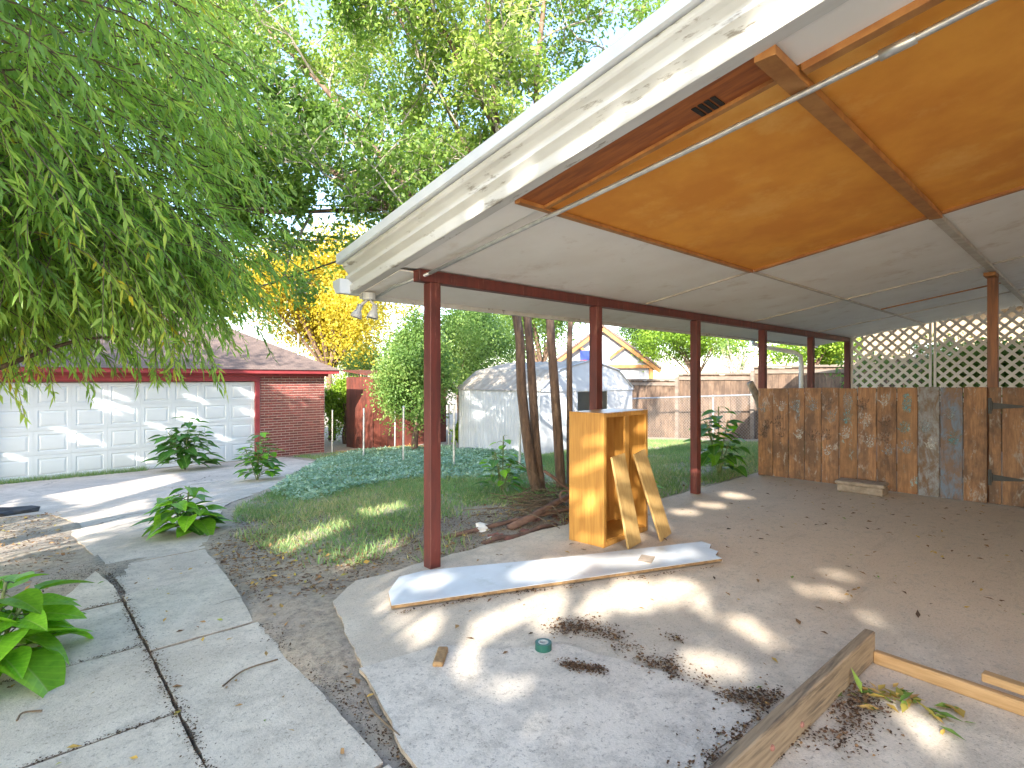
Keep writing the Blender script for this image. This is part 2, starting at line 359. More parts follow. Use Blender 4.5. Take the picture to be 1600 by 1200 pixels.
ys = np.concatenate([[-300, -120, -50, -20, -10], np.arange(-5, 0, .2), np.arange(0, 4.21, .07), np.arange(4.3, 15, .1), np.arange(15.2, 18.1, .3), [22, 30, 50, 120, 300]])
XX, YY = np.meshgrid(xs, ys, indexing='ij')
ZZ = -0.05 - SL * np.clip(YY - 4.2, 0, 12.5)
nz = (np.sin(XX * 2.1 + np.sin(YY * 1.7)) * np.sin(YY * 2.6 + np.cos(XX * 1.3)) * .012 + np.sin(XX * 5.3 + YY * 3.1) * np.sin(YY * 6.1 - XX * 2) * .008 + np.sin(XX * 13 + 2 * np.sin(YY * 7)) * np.sin(YY * 15 + XX * 5) * .006)
PV = np.stack([XX.ravel(), YY.ravel()], -1)
pave = np.zeros(len(PV), bool)
for pg in (slabpoly, [(-.36, -1.4), (1.03, -1.4), (1.03, 3.3), (1.1, 4.3), (.12, 4.3), (-.36, 4.14)], *drivepolys):
    A = np.array(pg); pave |= inside(PV, A)
pave = pave.reshape(XX.shape)
core = pave.copy()                                       # one ring in from the edge, so soil laps over the edges
core[1:-1, 1:-1] = pave[1:-1, 1:-1] & pave[:-2, 1:-1] & pave[2:, 1:-1] & pave[1:-1, :-2] & pave[1:-1, 2:]
ZZ = ZZ + np.where(core, -.03, nz + .016 + .017 * np.exp(-((XX - 1.24) / .17) ** 2) * (YY < 3.75))
V = np.stack([XX, YY, ZZ], -1).reshape(-1, 3); a, b_ = len(xs), len(ys)
I, J = np.meshgrid(np.arange(a - 1), np.arange(b_ - 1), indexing='ij'); q = (I * b_ + J).ravel()
me = mesh_np('ground', V, np.stack([q, q + b_, q + b_ + 1, q + 1], -1)); me.polygons.foreach_set('use_smooth', [True] * len(me.polygons))
link('ground', me, M['soil'], kind='structure')

def jag(poly, amp=.02, step=.12, seed=1, skip=()):
    r = random.Random(seed); out = []
    for i, p in enumerate(poly):
        q = poly[(i + 1) % len(poly)]; p = Vector(p).to_2d(); q = Vector(q).to_2d(); L = (q - p).length; out.append(p)
        if i in skip: continue
        n = max(1, int(L / step)); nn = Vector((-(q - p).y, (q - p).x)).normalized()
        for k in range(1, n): out.append(p.lerp(q, k / n) + nn * r.uniform(-amp, amp))
    return out
def sheet(name, poly, zf, th, mat, parent=None, **k):
    n = len(poly); vs = [(p[0], p[1], zf(p[0], p[1])) for p in poly] + [(p[0], p[1], zf(p[0], p[1]) - th) for p in poly]
    fs = [tuple(range(n))] + [(i, n + i, n + (i + 1) % n, (i + 1) % n) for i in range(n)]
    mb = MB(); mb.add(vs, fs); o = mb.build(name, mat, parent, **k); o.data.materials.append(M['soil'])
    for f in o.data.polygons:
        if abs(f.normal.z) < .5: f.material_index = 1          # soil clings to the broken edges
    return o
sheet('patio_slab', jag(jag(slabpoly, .022, .16, 3, (5, 6, 7)), .006, .035, 4), lambda x, y: 0.0, .14, M['slab'], kind='structure')
pp = [G(*p) for p in ((690, 1010), (790, 1015), (880, 1008), (960, 1030), (1040, 1052), (1135, 1092), (1182, 1122), (1120, 1172), (1080, 1230))]
pp = [(1.19, 2.36)] + [(p.x, p.y) for p in pp] + [(1.35, .8), (1.0, .95), (1.04, 1.66), (1.118, 2.0)]
sheet('concrete_patch', jag(pp, .012, .07, 5, ()), lambda x, y: 0.006, .02, M['patch'], kind='structure')
path = empty('path', (0, 0, -.02), kind='structure')
def pslab(x0, x1, y0, y1, dz=0, seed=0, cut=None):
    g = .006; poly = cut or [(x0+g, y0+g), (x1-g, y0+g), (x1-g, y1-g), (x0+g, y1-g)]
    sheet('slab', jag(poly, .004, .07, seed), lambda x, y: -.022 + dz, .09, M['path'], path)
yl = [-1.3, -.5, .3, 1.07, 1.84, 2.6, 3.38, 4.14]
for i in range(len(yl) - 1): pslab(-.34, .503, yl[i], yl[i+1], rnd.uniform(-.006, .006), i)
pslab(0, 0, 0, 0, -.004, 31, [(.12, 4.16), (.49, 4.15), (.49, 4.5), (.43, 4.92), (.33, 4.7)])
yr = [-1.3, .3, 1.75, 3.27, 4.25]
for i in range(len(yr) - 1):
    if i == 3: pslab(0, 0, 0, 0, .002, 44, [(.509, 3.28), (1.0, 3.28), (1.06, 3.7), (1.1, 4.24), (.509, 4.24)])
    elif i == 2: pslab(0, 0, 0, 0, 0, 45, [(.509, 1.76), (.98, 1.76), (1.0, 2.4), (1.02, 3.26), (.509, 3.26)])
    else: pslab(.512, 1.0, yr[i], yr[i+1], rnd.uniform(-.005, .005), 40 + i)
drive = empty('driveway', (1, 8, gz(1, 8)), kind='structure')
for i, poly in enumerate(drivepolys):
    sheet('slab', jag(poly, .012, .2, 60 + i), lambda x, y: gz(x, y) + .022, .1, M['drive'], drive)

# ------------------------------------------------------------------ patio cover
SR = .165
def zc(y): return 2.14 + SR * (3.3 - y)
PX = [2.235 + 1.87 * i for i in range(6)]
pc = empty('patio_cover', (2.235, 3.3, 0), label='white patio roof on red posts with orange ceiling panels', cat='patio cover')
for i, x in enumerate(PX):
    MB().box(x - .045, x + .045, 3.255, 3.345, -.02 if i < 3 else 0, 2.05).build('post', M['red'], pc, bevel=.004)
MB().box(7.9, 7.99, .80, .89, 0, zc(.845) - .03).build('post', M['gatepost'], pc, bevel=.004, label='varnished brown post behind the gate hinges')
MB().box(2.10, 11.63, 3.258, 3.342, 2.052, 2.135).build('beam', M['red'], pc, bevel=.004)
def panel(x0, x1, y0, y1, mat, dz=0, th=.012, name='ceiling_panel', **k):
    g = .003; vs = []
    for z in (0, th):
        for x, y in ((x0+g, y0+g), (x1-g, y0+g), (x1-g, y1-g), (x0+g, y1-g)): vs.append((x, y, zc(y) + dz + z))
    return MB().add(vs, [(0,3,2,1),(4,5,6,7),(0,1,5,4),(1,2,6,5),(2,3,7,6),(3,0,4,7)]).build(name, mat, pc, **k)
XB = [2.2, 4.88, 7.45, 9.9, 11.9]; YB = [-2.6, -.45, .83, 2.145, 3.3]
for i in range(4):
    for j in range(4):
        org = i == 0 and j < 3
        panel(XB[i], XB[i+1], YB[j], YB[j+1], M['orange'] if org else M['ceil'], label='orange fibre ceiling panel' if org else None)
panel(1.99, 2.2, 2.145, 3.3, M['ceil'], -.002, name='soffit'); panel(1.99, 2.2, -2.6, .83, M['ceil'], -.002, name='soffit')
ps = panel(1.99, 2.2, .83, 2.145, M['ply'], -.004, name='plywood_strip')
panel(1.99, 11.9, 3.345, 3.93, M['ceil'], -.012, name='soffit')
vy = 1.12
for k in range(4):
    y = vy + (k - 1.5) * .028
    MB().box(2.085, 2.175, y - .010, y + .010, zc(y) - .009, zc(y) - .0045).build('vent_slot', M['dark'], ps)
def batten(a, b, w, h, mat, name='batten'):
    a = Vector((*a, zc(a[1]) - h / 2)); b = Vector((*b, zc(b[1]) - h / 2)); return MB().bar(a, b, w, h).build(name, mat, pc)
batten((1.99, .83), (4.9, .83), .075, .036, M['batten'], 'joist'); batten((4.902, .83), (11.6, .83), .06, .034, M['batten_w'], 'joist')
batten((2.0, 2.145), (4.86, 2.145), .04, .022, M['batten']); batten((4.9, 2.145), (11.6, 2.145), .03, .016, M['batten_w'])
batten((4.88, 2.12), (4.88, .87), .04, .02, M['batten']); batten((4.88, .79), (4.88, -2.5), .04, .02, M['batten'])
batten((2.2, 2.12), (2.2, .87), .03, .02, M['batten']); batten((2.22, .78), (2.22, -2.5), .045, .03, M['batten'])
for i, x in enumerate((4.88, 7.45, 9.9)):
    batten((x, 3.25), (x, 2.165), .026, .012, M['batten_w'])
    if i:
        batten((x, 2.125), (x, .865), .03, .014, M['batten_w']); batten((x, .795), (x, -2.5), .03, .014, M['batten_w'])
batten((2.0, -.45), (11.5, -.45), .07, .036, M['batten'], 'joist')
batten((8.9, 2.12), (8.9, .87), .028, .014, M['batten'])
MB().box(7.72, 7.98, .80, .90, zc(.85) - .075, zc(.85) - .038).build('post_cap', M['batten'], pc)
prof = [(-.04, -.008), (.03, -.008), (.034, .0), (.034, .052), (.014, .058), (.016, .074), (.042, .094), (.056, .104), (.056, .126), (.034, .134),
        (.040, .150), (.058, .172), (.076, .188), (.082, .200), (.082, .226), (-.04, .226)]
Y0, Y1 = 3.98, -2.6
M['fascia'].node_tree.nodes['Principled BSDF'].inputs['Roughness'].default_value = .65
MB().extrude([(1.95 - o, 0, z) for o, z in prof], (0, Y0, zc(Y0)), (0, Y1, zc(Y1))).build('rake_fascia', M['fascia'], pc)
MB().extrude([(1.95 - o, 0, z) for o, z in ((-.04, .23), (.10, .23), (.112, .236), (.112, .30), (.10, .306), (-.04, .306))], (0, 4.03, zc(4.03)), (0, Y1, zc(Y1))).build('drip_edge', M['gutter'], pc)
MB().extrude([(1.992, 0, .02), (11.95, 0, .02), (11.95, 0, .30), (1.992, 0, .30)], (0, 3.93, zc(3.93)), (0, Y1, zc(Y1))).build('roof_deck', M['white'], pc)
MB().box(1.995, 11.95, 3.932, 3.955, 1.985, 2.30).build('eave_fascia', M['fascia'], pc)
gp = [(0, 3.957, 2.0), (0, 4.03, 2.0), (0, 4.05, 2.03), (0, 4.075, 2.06), (0, 4.08, 2.1), (0, 4.07, 2.1), (0, 4.065, 2.065), (0, 4.04, 2.04), (0, 4.025, 2.008), (0, 3.965, 2.008), (0, 3.965, 2.11), (0, 3.957, 2.11)]
gt = MB().extrude(gp, (1.84, 0, .02), (12.0, 0, .02)).build('gutter', M['gutter'], pc)
MB().extrude(gp[:5] + gp[-2:], (1.834, 0, .02), (1.839, 0, .02)).build('end_cap', M['gutter'], gt)
MB().tube([(9.15, 4.01, 2.02), (9.15, 4.0, 1.95), (9.25, 3.9, 1.9), (9.55, 3.5, 1.8), (9.62, 3.43, 1.74), (9.63, 3.42, 1.6), (9.63, 3.42, .05)], .036, 8).build('downspout', M['gutter'], pc, smooth=True)
cp = [(2.15, 3.2), (2.19, 2.6), (2.25, 1.9), (2.30, 1.2), (2.33, .5), (2.35, -2.4)]
cd = MB().tube([(x, y, zc(y) - .055) for x, y in cp], .0135, 8).build('conduit', M['steel'], pc, smooth=True)
MB().tube([(2.328, .56, zc(.56) - .055), (2.331, .45, zc(.45) - .055)], .020, 8).build('coupling', M['steel'], cd, smooth=True)
MB().tube([(2.08, 3.9, 1.985), (2.09, 3.6, zc(3.6) - .045), (2.15, 3.2, zc(3.2) - .055)], .0125, 6).build('conduit', M['steel'], pc, smooth=True)
# floodlight under the roof corner
fl = empty('floodlight', (2.03, 3.86, 2.0), label='twin grey floodlight under the patio roof corner', cat='floodlight')
MB().lathe([(.0, -.03), (.05, -.03), (.05, .025), (0, .025)], (2.03, 3.86, 2.0), n=12).build('junction_box', M['lamp'], fl)
for dx, dy in ((-.07, .05), (.045, -.03)):
    a = Vector((2.03, 3.86, 1.985)); b = a + Vector((dx * .8, dy * .8, -.06)); ax = Vector((-.25 + dx, .1 + dy, -1)).normalized()
    MB().tube([a, b], .012, 6).build('arm', M['lamp'], fl)
    h = MB().lathe([(0, -.01), (.02, -.01), (.022, .035), (.036, .06), (.046, .095), (.044, .097), (.036, .07)], b, ax, 16).build('lamp_head', M['lamp'], fl, smooth=True)
    MB().lathe([(.043, .09), (.025, .098), (0, .101)], b, ax, 16).build('lens', M['glass'], h, smooth=True)

# ------------------------------------------------------------------ handprint fence, gate, lattice
FX = 7.77
fe = empty('wooden_fence', (FX, 2, 0), label='waist high brown board fence covered with painted handprints', cat='fence')
def hand(o, y, z, r, k, sc_=1):
    mb = MB(); a = r
    def blob(cy, cz, ry, rz_, th=0, n=10):
        vs = []
        for i in range(n):
            t = 2*math.pi*i/n; p = Vector((ry*math.cos(t), rz_*math.sin(t))) ; p.rotate(Matrix.Rotation(th, 2)); p += Vector((cy, cz)); p.rotate(Matrix.Rotation(a, 2))
            vs.append((FX - .0125, y + p.x*sc_, z + p.y*sc_))
        mb.add(vs, [tuple(range(n))])
    blob(0, 0, .036, .038); 
    for i, (cy, cz, l, th) in enumerate(((-.034, .055, .026, .35), (-.012, .068, .030, .1), (.011, .068, .029, -.08), (.032, .056, .024, -.3), (.052, .008, .024, -1.0))): blob(cy, cz, .0085, l, th, 8)
    mb.build('handprint', M['hp_' + k], o)
def smear(o, y, z, w, h, k, seed):
    r = random.Random(seed); vs = []; n = 22
    for i in range(n):
        t = 2*math.pi*i/n; q = r.uniform(.65, 1.1); vs.append((FX - .0122, y + w*.5*math.copysign(abs(math.cos(t))**.6, math.cos(t))*q, z + h*.5*math.sin(t)*r.uniform(.75, 1.1)))
    MB().add(vs, [tuple(range(n))]).build('paint_smear', M['hp_' + k], o)
edges = [3.33 - (3.33 - .87) * i / 12 for i in range(13)]
hp = {0: [('dusk', .72, .1), ('bluegrey', .95, 0), ('dusk', .55, -.2)], 1: [('dusk', .76, .1), ('pale', .98, .3), ('dusk', .58, 0)], 2: [('bluegrey', .98, 0), ('pale', .62, .2)], 3: [('dusk', .6, .4), ('bluegrey', 1.0, 0)],
      4: [('bluegrey', .84, 0), ('dusk', .6, -.3), ('pale', .44, .5), ('dusk', 1.02, .2)], 5: [('teal', .82, .1), ('pale', .66, 0)], 6: [('pale', .82, -.2), ('dusk', 1.02, 0), ('pale', .55, .2)],
      7: [('dusk', .83, .3), ('dusk', .65, -.1), ('bluegrey', .5, 0), ('pale', 1.1, .1)], 8: [('teal', .78, .05), ('bluegrey', .5, 0)], 9: [('pale', .6, .3), ('bluegrey', .75, 0)], 10: [('teal', .68, .2), ('bluegrey', .95, .1)]}
for i in range(12):
    y1, y0 = edges[i] - .004, edges[i+1] + .004; top = 1.215 + rnd.uniform(-.006, .006) + i * .004
    mt = M['fence_grey'] if i == 9 else M['fence_blue'] if i == 10 else M['fence_teal'] if i in (5, 8) else M['fence']
    o = MB().box(-.011, .011, y0 - (y0+y1)/2, y1 - (y0+y1)/2, 0, top).build('board', mt, None, bevel=.003)
    o.location = (FX, (y0 + y1) / 2, .012); o.parent = fe; o.matrix_parent_inverse = Matrix.Translation(-fe.location)
    if i in (9, 10): o['label'] = 'board darkened with grey blue paint'
    c = Vector((FX, (y0+y1)/2, .012))
    def sub(fn, *a):
        n0 = set(C.objects); fn(None, *a)
        for q in set(C.objects) - n0: q.parent = o; q.matrix_parent_inverse = Matrix.Translation(-c)
    for k, z, r in hp.get(i, []): sub(hand, (y0+y1)/2 + rnd.uniform(-.035, .035), z + rnd.uniform(-.03, .03), r, k, rnd.uniform(1.05, 1.35))
    if i in (5, 8): sub(smear, (y0+y1)/2, 1.08, .11, .26, 'bluegrey' if i == 5 else 'teal', i)
    if i == 2: sub(smear, (y0+y1)/2 - .02, .95, .06, .3, 'bluegrey', i)
for z in (.3, 1.0): MB().box(FX + .013, FX + .05, .9, 3.32, z - .045, z + .045).build('rail', M['fence'], fe)
gtf = empty('wooden_gate', (FX, .5, 0), label='brown board gate hung on black strap hinges', cat='gate')
ge = [.862, .755, .52, .30, .08, -.14]
for i in range(5):
    w = (ge[i] - ge[i+1]) / 2 - .004
    o = MB().box(-.011, .011, -w, w, 0, 1.25).build('board', M['fence'], None, bevel=.003); o.location = (FX - .001, (ge[i] + ge[i+1]) / 2, .02)
    o.parent = gtf; o.matrix_parent_inverse = Matrix.Translation(-gtf.location)
for z in (1.07, .30):
    h = MB().box(FX - .018, FX - .0125, .835, .865, z - .085, z + .085).build('hinge', M['black'], gtf)
    MB().extrude([(FX - .020, .83, z - .035), (FX - .020, .83, z + .035), (FX - .020, .60, z + .012), (FX - .020, .57, z), (FX - .020, .60, z - .012)], (0, 0, 0), (.005, 0, 0)).build('strap', M['black'], h)
    MB().tube([(FX - .022, .835, z - .05), (FX - .022, .835, z + .05)], .009, 8).build('pin', M['black'], h)
for z in (.25, 1.05): MB().box(FX + .012, FX + .05, -.13, .74, z - .045, z + .045).build('rail', M['fence'], gtf)
LX = 11.62
def lattice(y0, y1, zb, lab):
    t = empty('lattice_screen', (LX, (y0 + y1) / 2, zb), label=lab, cat='lattice', group='lattice panels at the end of the patio')
    zt = lambda y: zc(y) - .015
    pitch = .172; w = .046
    for s in (1, -1):
        lo = (y0 - zb) if s > 0 else (y0 + zb); hi = (y1 - zb) if s > 0 else (y1 + zt(y0)); lo = min(lo, y0 - zt(y0)) if s > 0 else lo
        c = lo
        while c < hi:
            pts = []
            for k in range(121):
                y = y0 + (y1 - y0) * k / 120; z = (y - c) if s > 0 else (c - y)
                if zb <= z <= zt(y): pts.append((y, z))
            if len(pts) > 3:
                a, b = pts[0], pts[-1]; x = LX + (.004 if s > 0 else -.004)
                MB().bar((x, *a), (x, *b), .007, w, (1, 0, 0) if False else Vector((0, -(b[1]-a[1]), b[0]-a[0]))).build('slat', M['lattice'], t)
            c += pitch
    for y in (y0 - .012, y1 + .012): MB().box(LX - .018, LX + .018, y - .018, y + .018, zb, zc(y) - .02).build('frame_strip', M['lattice'], t)
    MB().box(LX - .018, LX + .018, y0, y1, zb - .03, zb).build('frame_strip', M['lattice'], t)
lattice(2.06, 3.22, 1.0, 'white diagonal lattice panel next to the last red post')
lattice(.75, 1.97, 1.0, 'white diagonal lattice panel left of the varnished gate post')
lattice(-.6, .66, 1.0, 'white diagonal lattice panel right of the varnished gate post')

# ------------------------------------------------------------------ garage
GYY = 14.85
ga = empty('brick_garage', (3, GYY, -.73), label='red brick garage with white sectional door and brown hip roof', cat='garage')
gb = -.85
wl = MB().box(4.70, 6.44, GYY + .012, 21, gb, 1.52).box(-2.6, -.42, GYY + .012, 21, gb, 1.52).box(-.42, 4.70, 20.8, 21, gb, 1.52).build('wall', M['mortar'], ga)
bm_ = MB().box(-.1, .1, 0, .02, -.0255, .0255).mesh('brick'); bh = MB().box(-.047, .047, 0, .02, -.0255, .0255).mesh('brick')
for m_ in (bm_, bh): m_.materials.append(M['brick'])
k = 0; z = gb + .12
while z < 1.50:
    x = 4.72
    off = (k % 2)
    while x < 6.44:
        half = (off and x < 4.73) or 6.44 - x < .17
        w = .094 if half else .2
        if x + w > 6.452: break
        o = bpy.data.objects.new('brick', bh if half else bm_); C.objects.link(o); o.parent = wl
        o.matrix_parent_inverse = Matrix.Identity(4); o.matrix_parent_inverse = Matrix.Translation(-Vector(ga.location)) if False else Matrix.Identity(4)
        o.location = (x + w / 2, GYY + rnd.uniform(-.003, .003), z)
        x += w + .015
    z += .0685; k += 1
gd = MB().box(-.33, 4.60, GYY + .10, GYY + .13, -.725, 1.28).build('garage_door', M['door'], ga)
pmb = MB(); pw, ph = .60, .49
def ring(mb, w0, h0, y0, w1, h1, y1):
    a = [(-w0, y0, -h0), (w0, y0, -h0), (w0, y0, h0), (-w0, y0, h0)]; b = [(-w1, y1, -h1), (w1, y1, -h1), (w1, y1, h1), (-w1, y1, h1)]
    mb.add(a + b, [(i, (i+1) % 4, 4 + (i+1) % 4, 4 + i) for i in range(4)])
ring(pmb, .301, .245, .02, .301, .245, 0); ring(pmb, .301, .245, 0, .235, .175, 0); ring(pmb, .235, .175, 0, .222, .162, .016); ring(pmb, .222, .162, .016, .18, .12, .002)
pmb.add([(-.18, .002, -.12), (.18, .002, -.12), (.18, .002, .12), (-.18, .002, .12)], [(0, 1, 2, 3)])
pme = pmb.mesh('panel'); pme.materials.append(M['door'])
for i in range(8):
    for j in range(4):
        o = bpy.data.objects.new('panel', pme); C.objects.link(o); o.parent = gd; o.location = (-.33 + .616 * (i + .5), GYY + .078, -.722 + .5 * (j + .5)); o.scale.x = 1.018
MB().box(4.60, 4.70, GYY - .02, GYY + .10, -.75, 1.30).box(-.43, -.33, GYY - .02, GYY + .10, -.75, 1.30).build('door_jamb', M['redtrim'], ga)
MB().box(-.45, 4.71, GYY - .03, GYY + .11, 1.30, 1.42).build('header', M['redtrim'], ga)
MB().box(-2.9, 6.52, GYY - .06, GYY + .0, 1.424, 1.52).build('frieze_board', M['redtrim'], ga)
MB().box(-2.95, 6.74, GYY - .30, GYY - .27, 1.50, 1.60).box(6.71, 6.74, GYY - .27, 21.2, 1.50, 1.60).build('eave_fascia', M['redtrim'], ga)
rx0, rx1, ry0, ry1 = -2.95, 6.78, GYY - .34, 21.3; rh = (ry1 - ry0) / 2 * .52
rf = MB().add([(rx0, ry0, 1.60), (rx1, ry0, 1.60), (rx1, ry1, 1.60), (rx0, ry1, 1.60), (rx0 + 3.3, (ry0+ry1)/2, 1.6 + rh), (rx1 - 3.3, (ry0+ry1)/2, 1.6 + rh)],
         [(0, 1, 5, 4), (1, 2, 5), (2, 3, 4, 5), (3, 0, 4), (3, 2, 1, 0)]).build('roof', M['shingle'], ga)
p = at(466, 569, 15.3)
MB().tube([p + Vector((0, 0, -.12)), p + Vector((0, 0, .85))], .025, 8).build('vent_pipe', M['steel'], rf); MB().lathe([(.1, -.1), (.06, .06), (.03, .08)], p, n=10).build('flashing', M['lamp'], rf)

# ------------------------------------------------------------------ white metal shed
sx0, sx1, sy0, sy1 = 8.55, 12.0, 8.43, 11.43; zb, ze, zp = -.48, 1.12, 1.80
sh = empty('metal_shed', (10.3, 9.9, zb), label='white metal garden shed with gambrel roof and open doorway', cat='shed')
def ribwall(y0, y1, x, z0, z1):
    mb = MB(); n = int((y1 - y0) / .1); vs = []; 
    prof_ = []
    for i in range(n + 1):
        y = y0 + (y1 - y0) * i / n; prof_ += [(x, y), (x - .012, y + .02), (x - .012, y + .04), (x, y + .06)]
    prof_ = [p for p in prof_ if p[1] <= y1]
    for x_, y_ in prof_: vs += [(x_, y_, z0), (x_, y_, z1)]
    mb.add(vs, [(2*i, 2*i+2, 2*i+3, 2*i+1) for i in range(len(prof_) - 1)]); return mb
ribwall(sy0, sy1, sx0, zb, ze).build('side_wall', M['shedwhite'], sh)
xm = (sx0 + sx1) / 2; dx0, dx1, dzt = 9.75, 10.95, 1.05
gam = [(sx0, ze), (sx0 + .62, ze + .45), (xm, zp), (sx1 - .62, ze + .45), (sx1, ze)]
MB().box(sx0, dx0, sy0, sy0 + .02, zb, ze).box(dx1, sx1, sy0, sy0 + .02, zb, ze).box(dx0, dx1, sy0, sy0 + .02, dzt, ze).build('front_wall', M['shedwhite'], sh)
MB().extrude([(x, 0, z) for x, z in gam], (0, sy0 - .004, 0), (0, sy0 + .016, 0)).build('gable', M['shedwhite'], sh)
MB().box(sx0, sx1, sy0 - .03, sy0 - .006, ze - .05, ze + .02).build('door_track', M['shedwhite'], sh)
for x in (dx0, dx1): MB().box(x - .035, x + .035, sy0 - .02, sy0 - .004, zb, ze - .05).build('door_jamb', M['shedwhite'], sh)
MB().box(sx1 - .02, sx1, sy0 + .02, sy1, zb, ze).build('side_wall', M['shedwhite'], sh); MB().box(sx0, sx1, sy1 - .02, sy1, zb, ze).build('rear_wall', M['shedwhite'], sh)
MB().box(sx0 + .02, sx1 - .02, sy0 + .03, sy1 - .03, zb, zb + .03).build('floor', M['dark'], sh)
for i in range(4):
    (xa, za), (xb, zb2) = gam[i], gam[i+1]; mb = MB(); n = 30; vs = []
    d = Vector((xb - xa, 0, zb2 - za)).normalized(); nn = Vector((-d.z, 0, d.x)); e = .07 if i == 0 else 0
    for j in range(n + 1):
        y = sy0 - .05 + (sy1 - sy0 + .1) * j / n; h = .02 if j % 2 else 0.004
        vs += [Vector((xa, y, za)) - d * e + nn * h, Vector((xb, y, zb2)) + d * (.05 if i == 3 else 0) + nn * h]
    mb.add(vs, [(2*j, 2*j+1, 2*j+3, 2*j+2) for j in range(n)]); mb.build('roof_sheet', M['shedroof'] if i < 2 else M['shedwhite'], sh)
MB().tube([(x, sy0 - .03, z + .012) for x, z in gam], .02, 6).build('gable_trim', M['steel'], sh)

# ------------------------------------------------------------------ back fence, chain link, pipes
BX = 13.6
bf = empty('cedar_fence', (BX, 5, gz(BX, 5)), label='tall weathered cedar board fence along the back of the yard', cat='fence')
yb = [-6, -3.2, -.9, 1.4, 3.7, 5.94, 8.03, 10.2, 12.4, 14.6, 16.8]; tops = [1.95, 1.92, 1.9, 1.82, 1.68, 1.52, 1.36, 1.25, 1.15, 1.1]
for i in range(10):
    y = yb[i]; n = int((yb[i+1] - yb[i]) / .142); w = (yb[i+1] - yb[i]) / n
    for j in range(n):
        yc_ = y + (j + .5) * w; z0 = gz(BX, yc_) - .02; mb = MB().box(-.009, .009, -w/2 + .003, w/2 - .003, 0, tops[i] - .05 - z0 + rnd.uniform(-.012, .012))
        o = mb.build('board', M['backfence'], None); o.location = (BX, yc_, z0); o.parent = bf; o.matrix_parent_inverse = Matrix.Translation(-bf.location)
    MB().box(BX - .06, BX + .05, y, yb[i+1], tops[i] - .05, tops[i]).build('cap_rail', M['cap'], bf)
    MB().box(BX - .045, BX - .012, y, yb[i+1], tops[i] - .19, tops[i] - .10).build('rail', M['cap'], bf)
    MB().box(BX - .10, BX - .012, y - .045, y + .045, gz(BX, y) - .1, tops[i] + .05).build('post', M['cap'], bf)
CX = 12.78
cl = empty('chain_link_fence', (CX, 6.5, gz(CX, 6.5)), label='galvanised chain link fence in front of the cedar fence', cat='fence')
cy0, cy1 = 3.9, 9.4
def ct(y): return 1.06 - .053 * (y - 4.2)
mb = MB(); p_ = .075; c = cy0 - 1.3
while c < cy1 + 1.3:
    for s in (1, -1):
        pts = []
        for k in range(60):
            z_ = 1.22 * k / 59; y_ = c + s * z_
            if cy0 <= y_ <= cy1: pts.append((CX + .004 * s, y_, ct(y_) - 1.22 + z_))
        if len(pts) > 2: mb.tube([pts[0], pts[-1]], .0019, 3, False)
    c += p_
mb.build('wire_mesh', M['link'], cl, kind='stuff')
MB().tube([(CX, cy0, ct(cy0)), (CX, cy1, ct(cy1))], .021, 8).build('top_rail', M['steel'], cl)
for y in (4.0, 6.6, 9.3): MB().tube([(CX + .03, y, ct(y) - 1.35), (CX + .03, y, ct(y) + .03)], .024, 8).build('post', M['steel'], cl)
pipes = [(568, 712, 78, 'nearest to the garage in the near row'), (630, 720, 90, 'just left of the first red post'), (709, 725, 100, 'just right of the first red post in the near row'), (812, 737, 108, 'half hidden behind the leaning elm trunks'),
         (519, 705, 68, 'beside the brick garage corner'), (617, 700, 65, 'in front of the rust red shed'), (701, 695, 66, 'beside the white shed corner')]
for u, v, h, lab in pipes:
    Z = 850 * 1.2 / h; p = at(u, v, Z); p.z = gz(p.x, p.y) - .03
    tag(MB().tube([p, p + Vector((.01, 0, 1.22))], .022, 8).lathe([(.026, 0), (.026, .02), (0, .035)], p + Vector((.01, 0, 1.21)), n=8).build('fence_pipe', M['steel'], None, smooth=False), 'bare galvanised fence pipe ' + lab, 'fence pipe', 'bare pipes of a removed fence')

# ------------------------------------------------------------------ rust red shed, neighbours
rs = empty('red_shed', (8.9, 15.4, -.8), label='rust red board shed half covered by shrubs', cat='shed')
def redboards(p, q, z0, z1):
    p, q = Vector(p), Vector(q); L = (q - p).length; n = int(L / .2); d = (q - p) / n; ang = math.atan2(d.y, d.x)
    for i in range(n):
        o = MB().box(-.012, .012, -L/n/2 + .004, L/n/2 - .004, 0, z1 - z0 + rnd.uniform(-.01, .01)).build('board', M['redshed'], None)
        c = p + d * (i + .5); o.location = (c.x, c.y, z0); o.rotation_euler.z = ang - math.pi / 2; o.parent = rs; o.matrix_parent_inverse = Matrix.Translation(-rs.location)
redboards((7.79, 14.56), (7.79, 16.3), -.85, 1.42); redboards((7.81, 14.56), (10.4, 14.56), -.85, 1.35)
MB().add([(7.7, 14.45, 1.43), (10.5, 14.45, 1.43), (10.5, 16.4, 1.6), (7.7, 16.4, 1.6), (7.7, 14.45, 1.48), (10.5, 14.45, 1.48), (10.5, 16.4, 1.65), (7.7, 16.4, 1.65)], [(0,3,2,1),(4,5,6,7),(0,1,5,4),(1,2,6,5),(2,3,7,6),(3,0,4,7)]).build('roof', M['redshed'], rs)
MB().box(7.84, 10.38, 14.6, 16.28, -.85, 1.3).build('wall', M['dark'], rs)
hc = at(940, 592, 25); hx, hy = hc.x, hc.y
nh = empty('neighbour_house', (hx, hy, -.8), label='white gabled house with orange timber trim beyond the yard', cat='house')
pk, ev, hw = 3.65, 1.9, 2.3
R_ = Matrix.Rotation(math.radians(43), 4, 'Z'); T_ = Matrix.Translation((hx, hy, 0)) @ R_
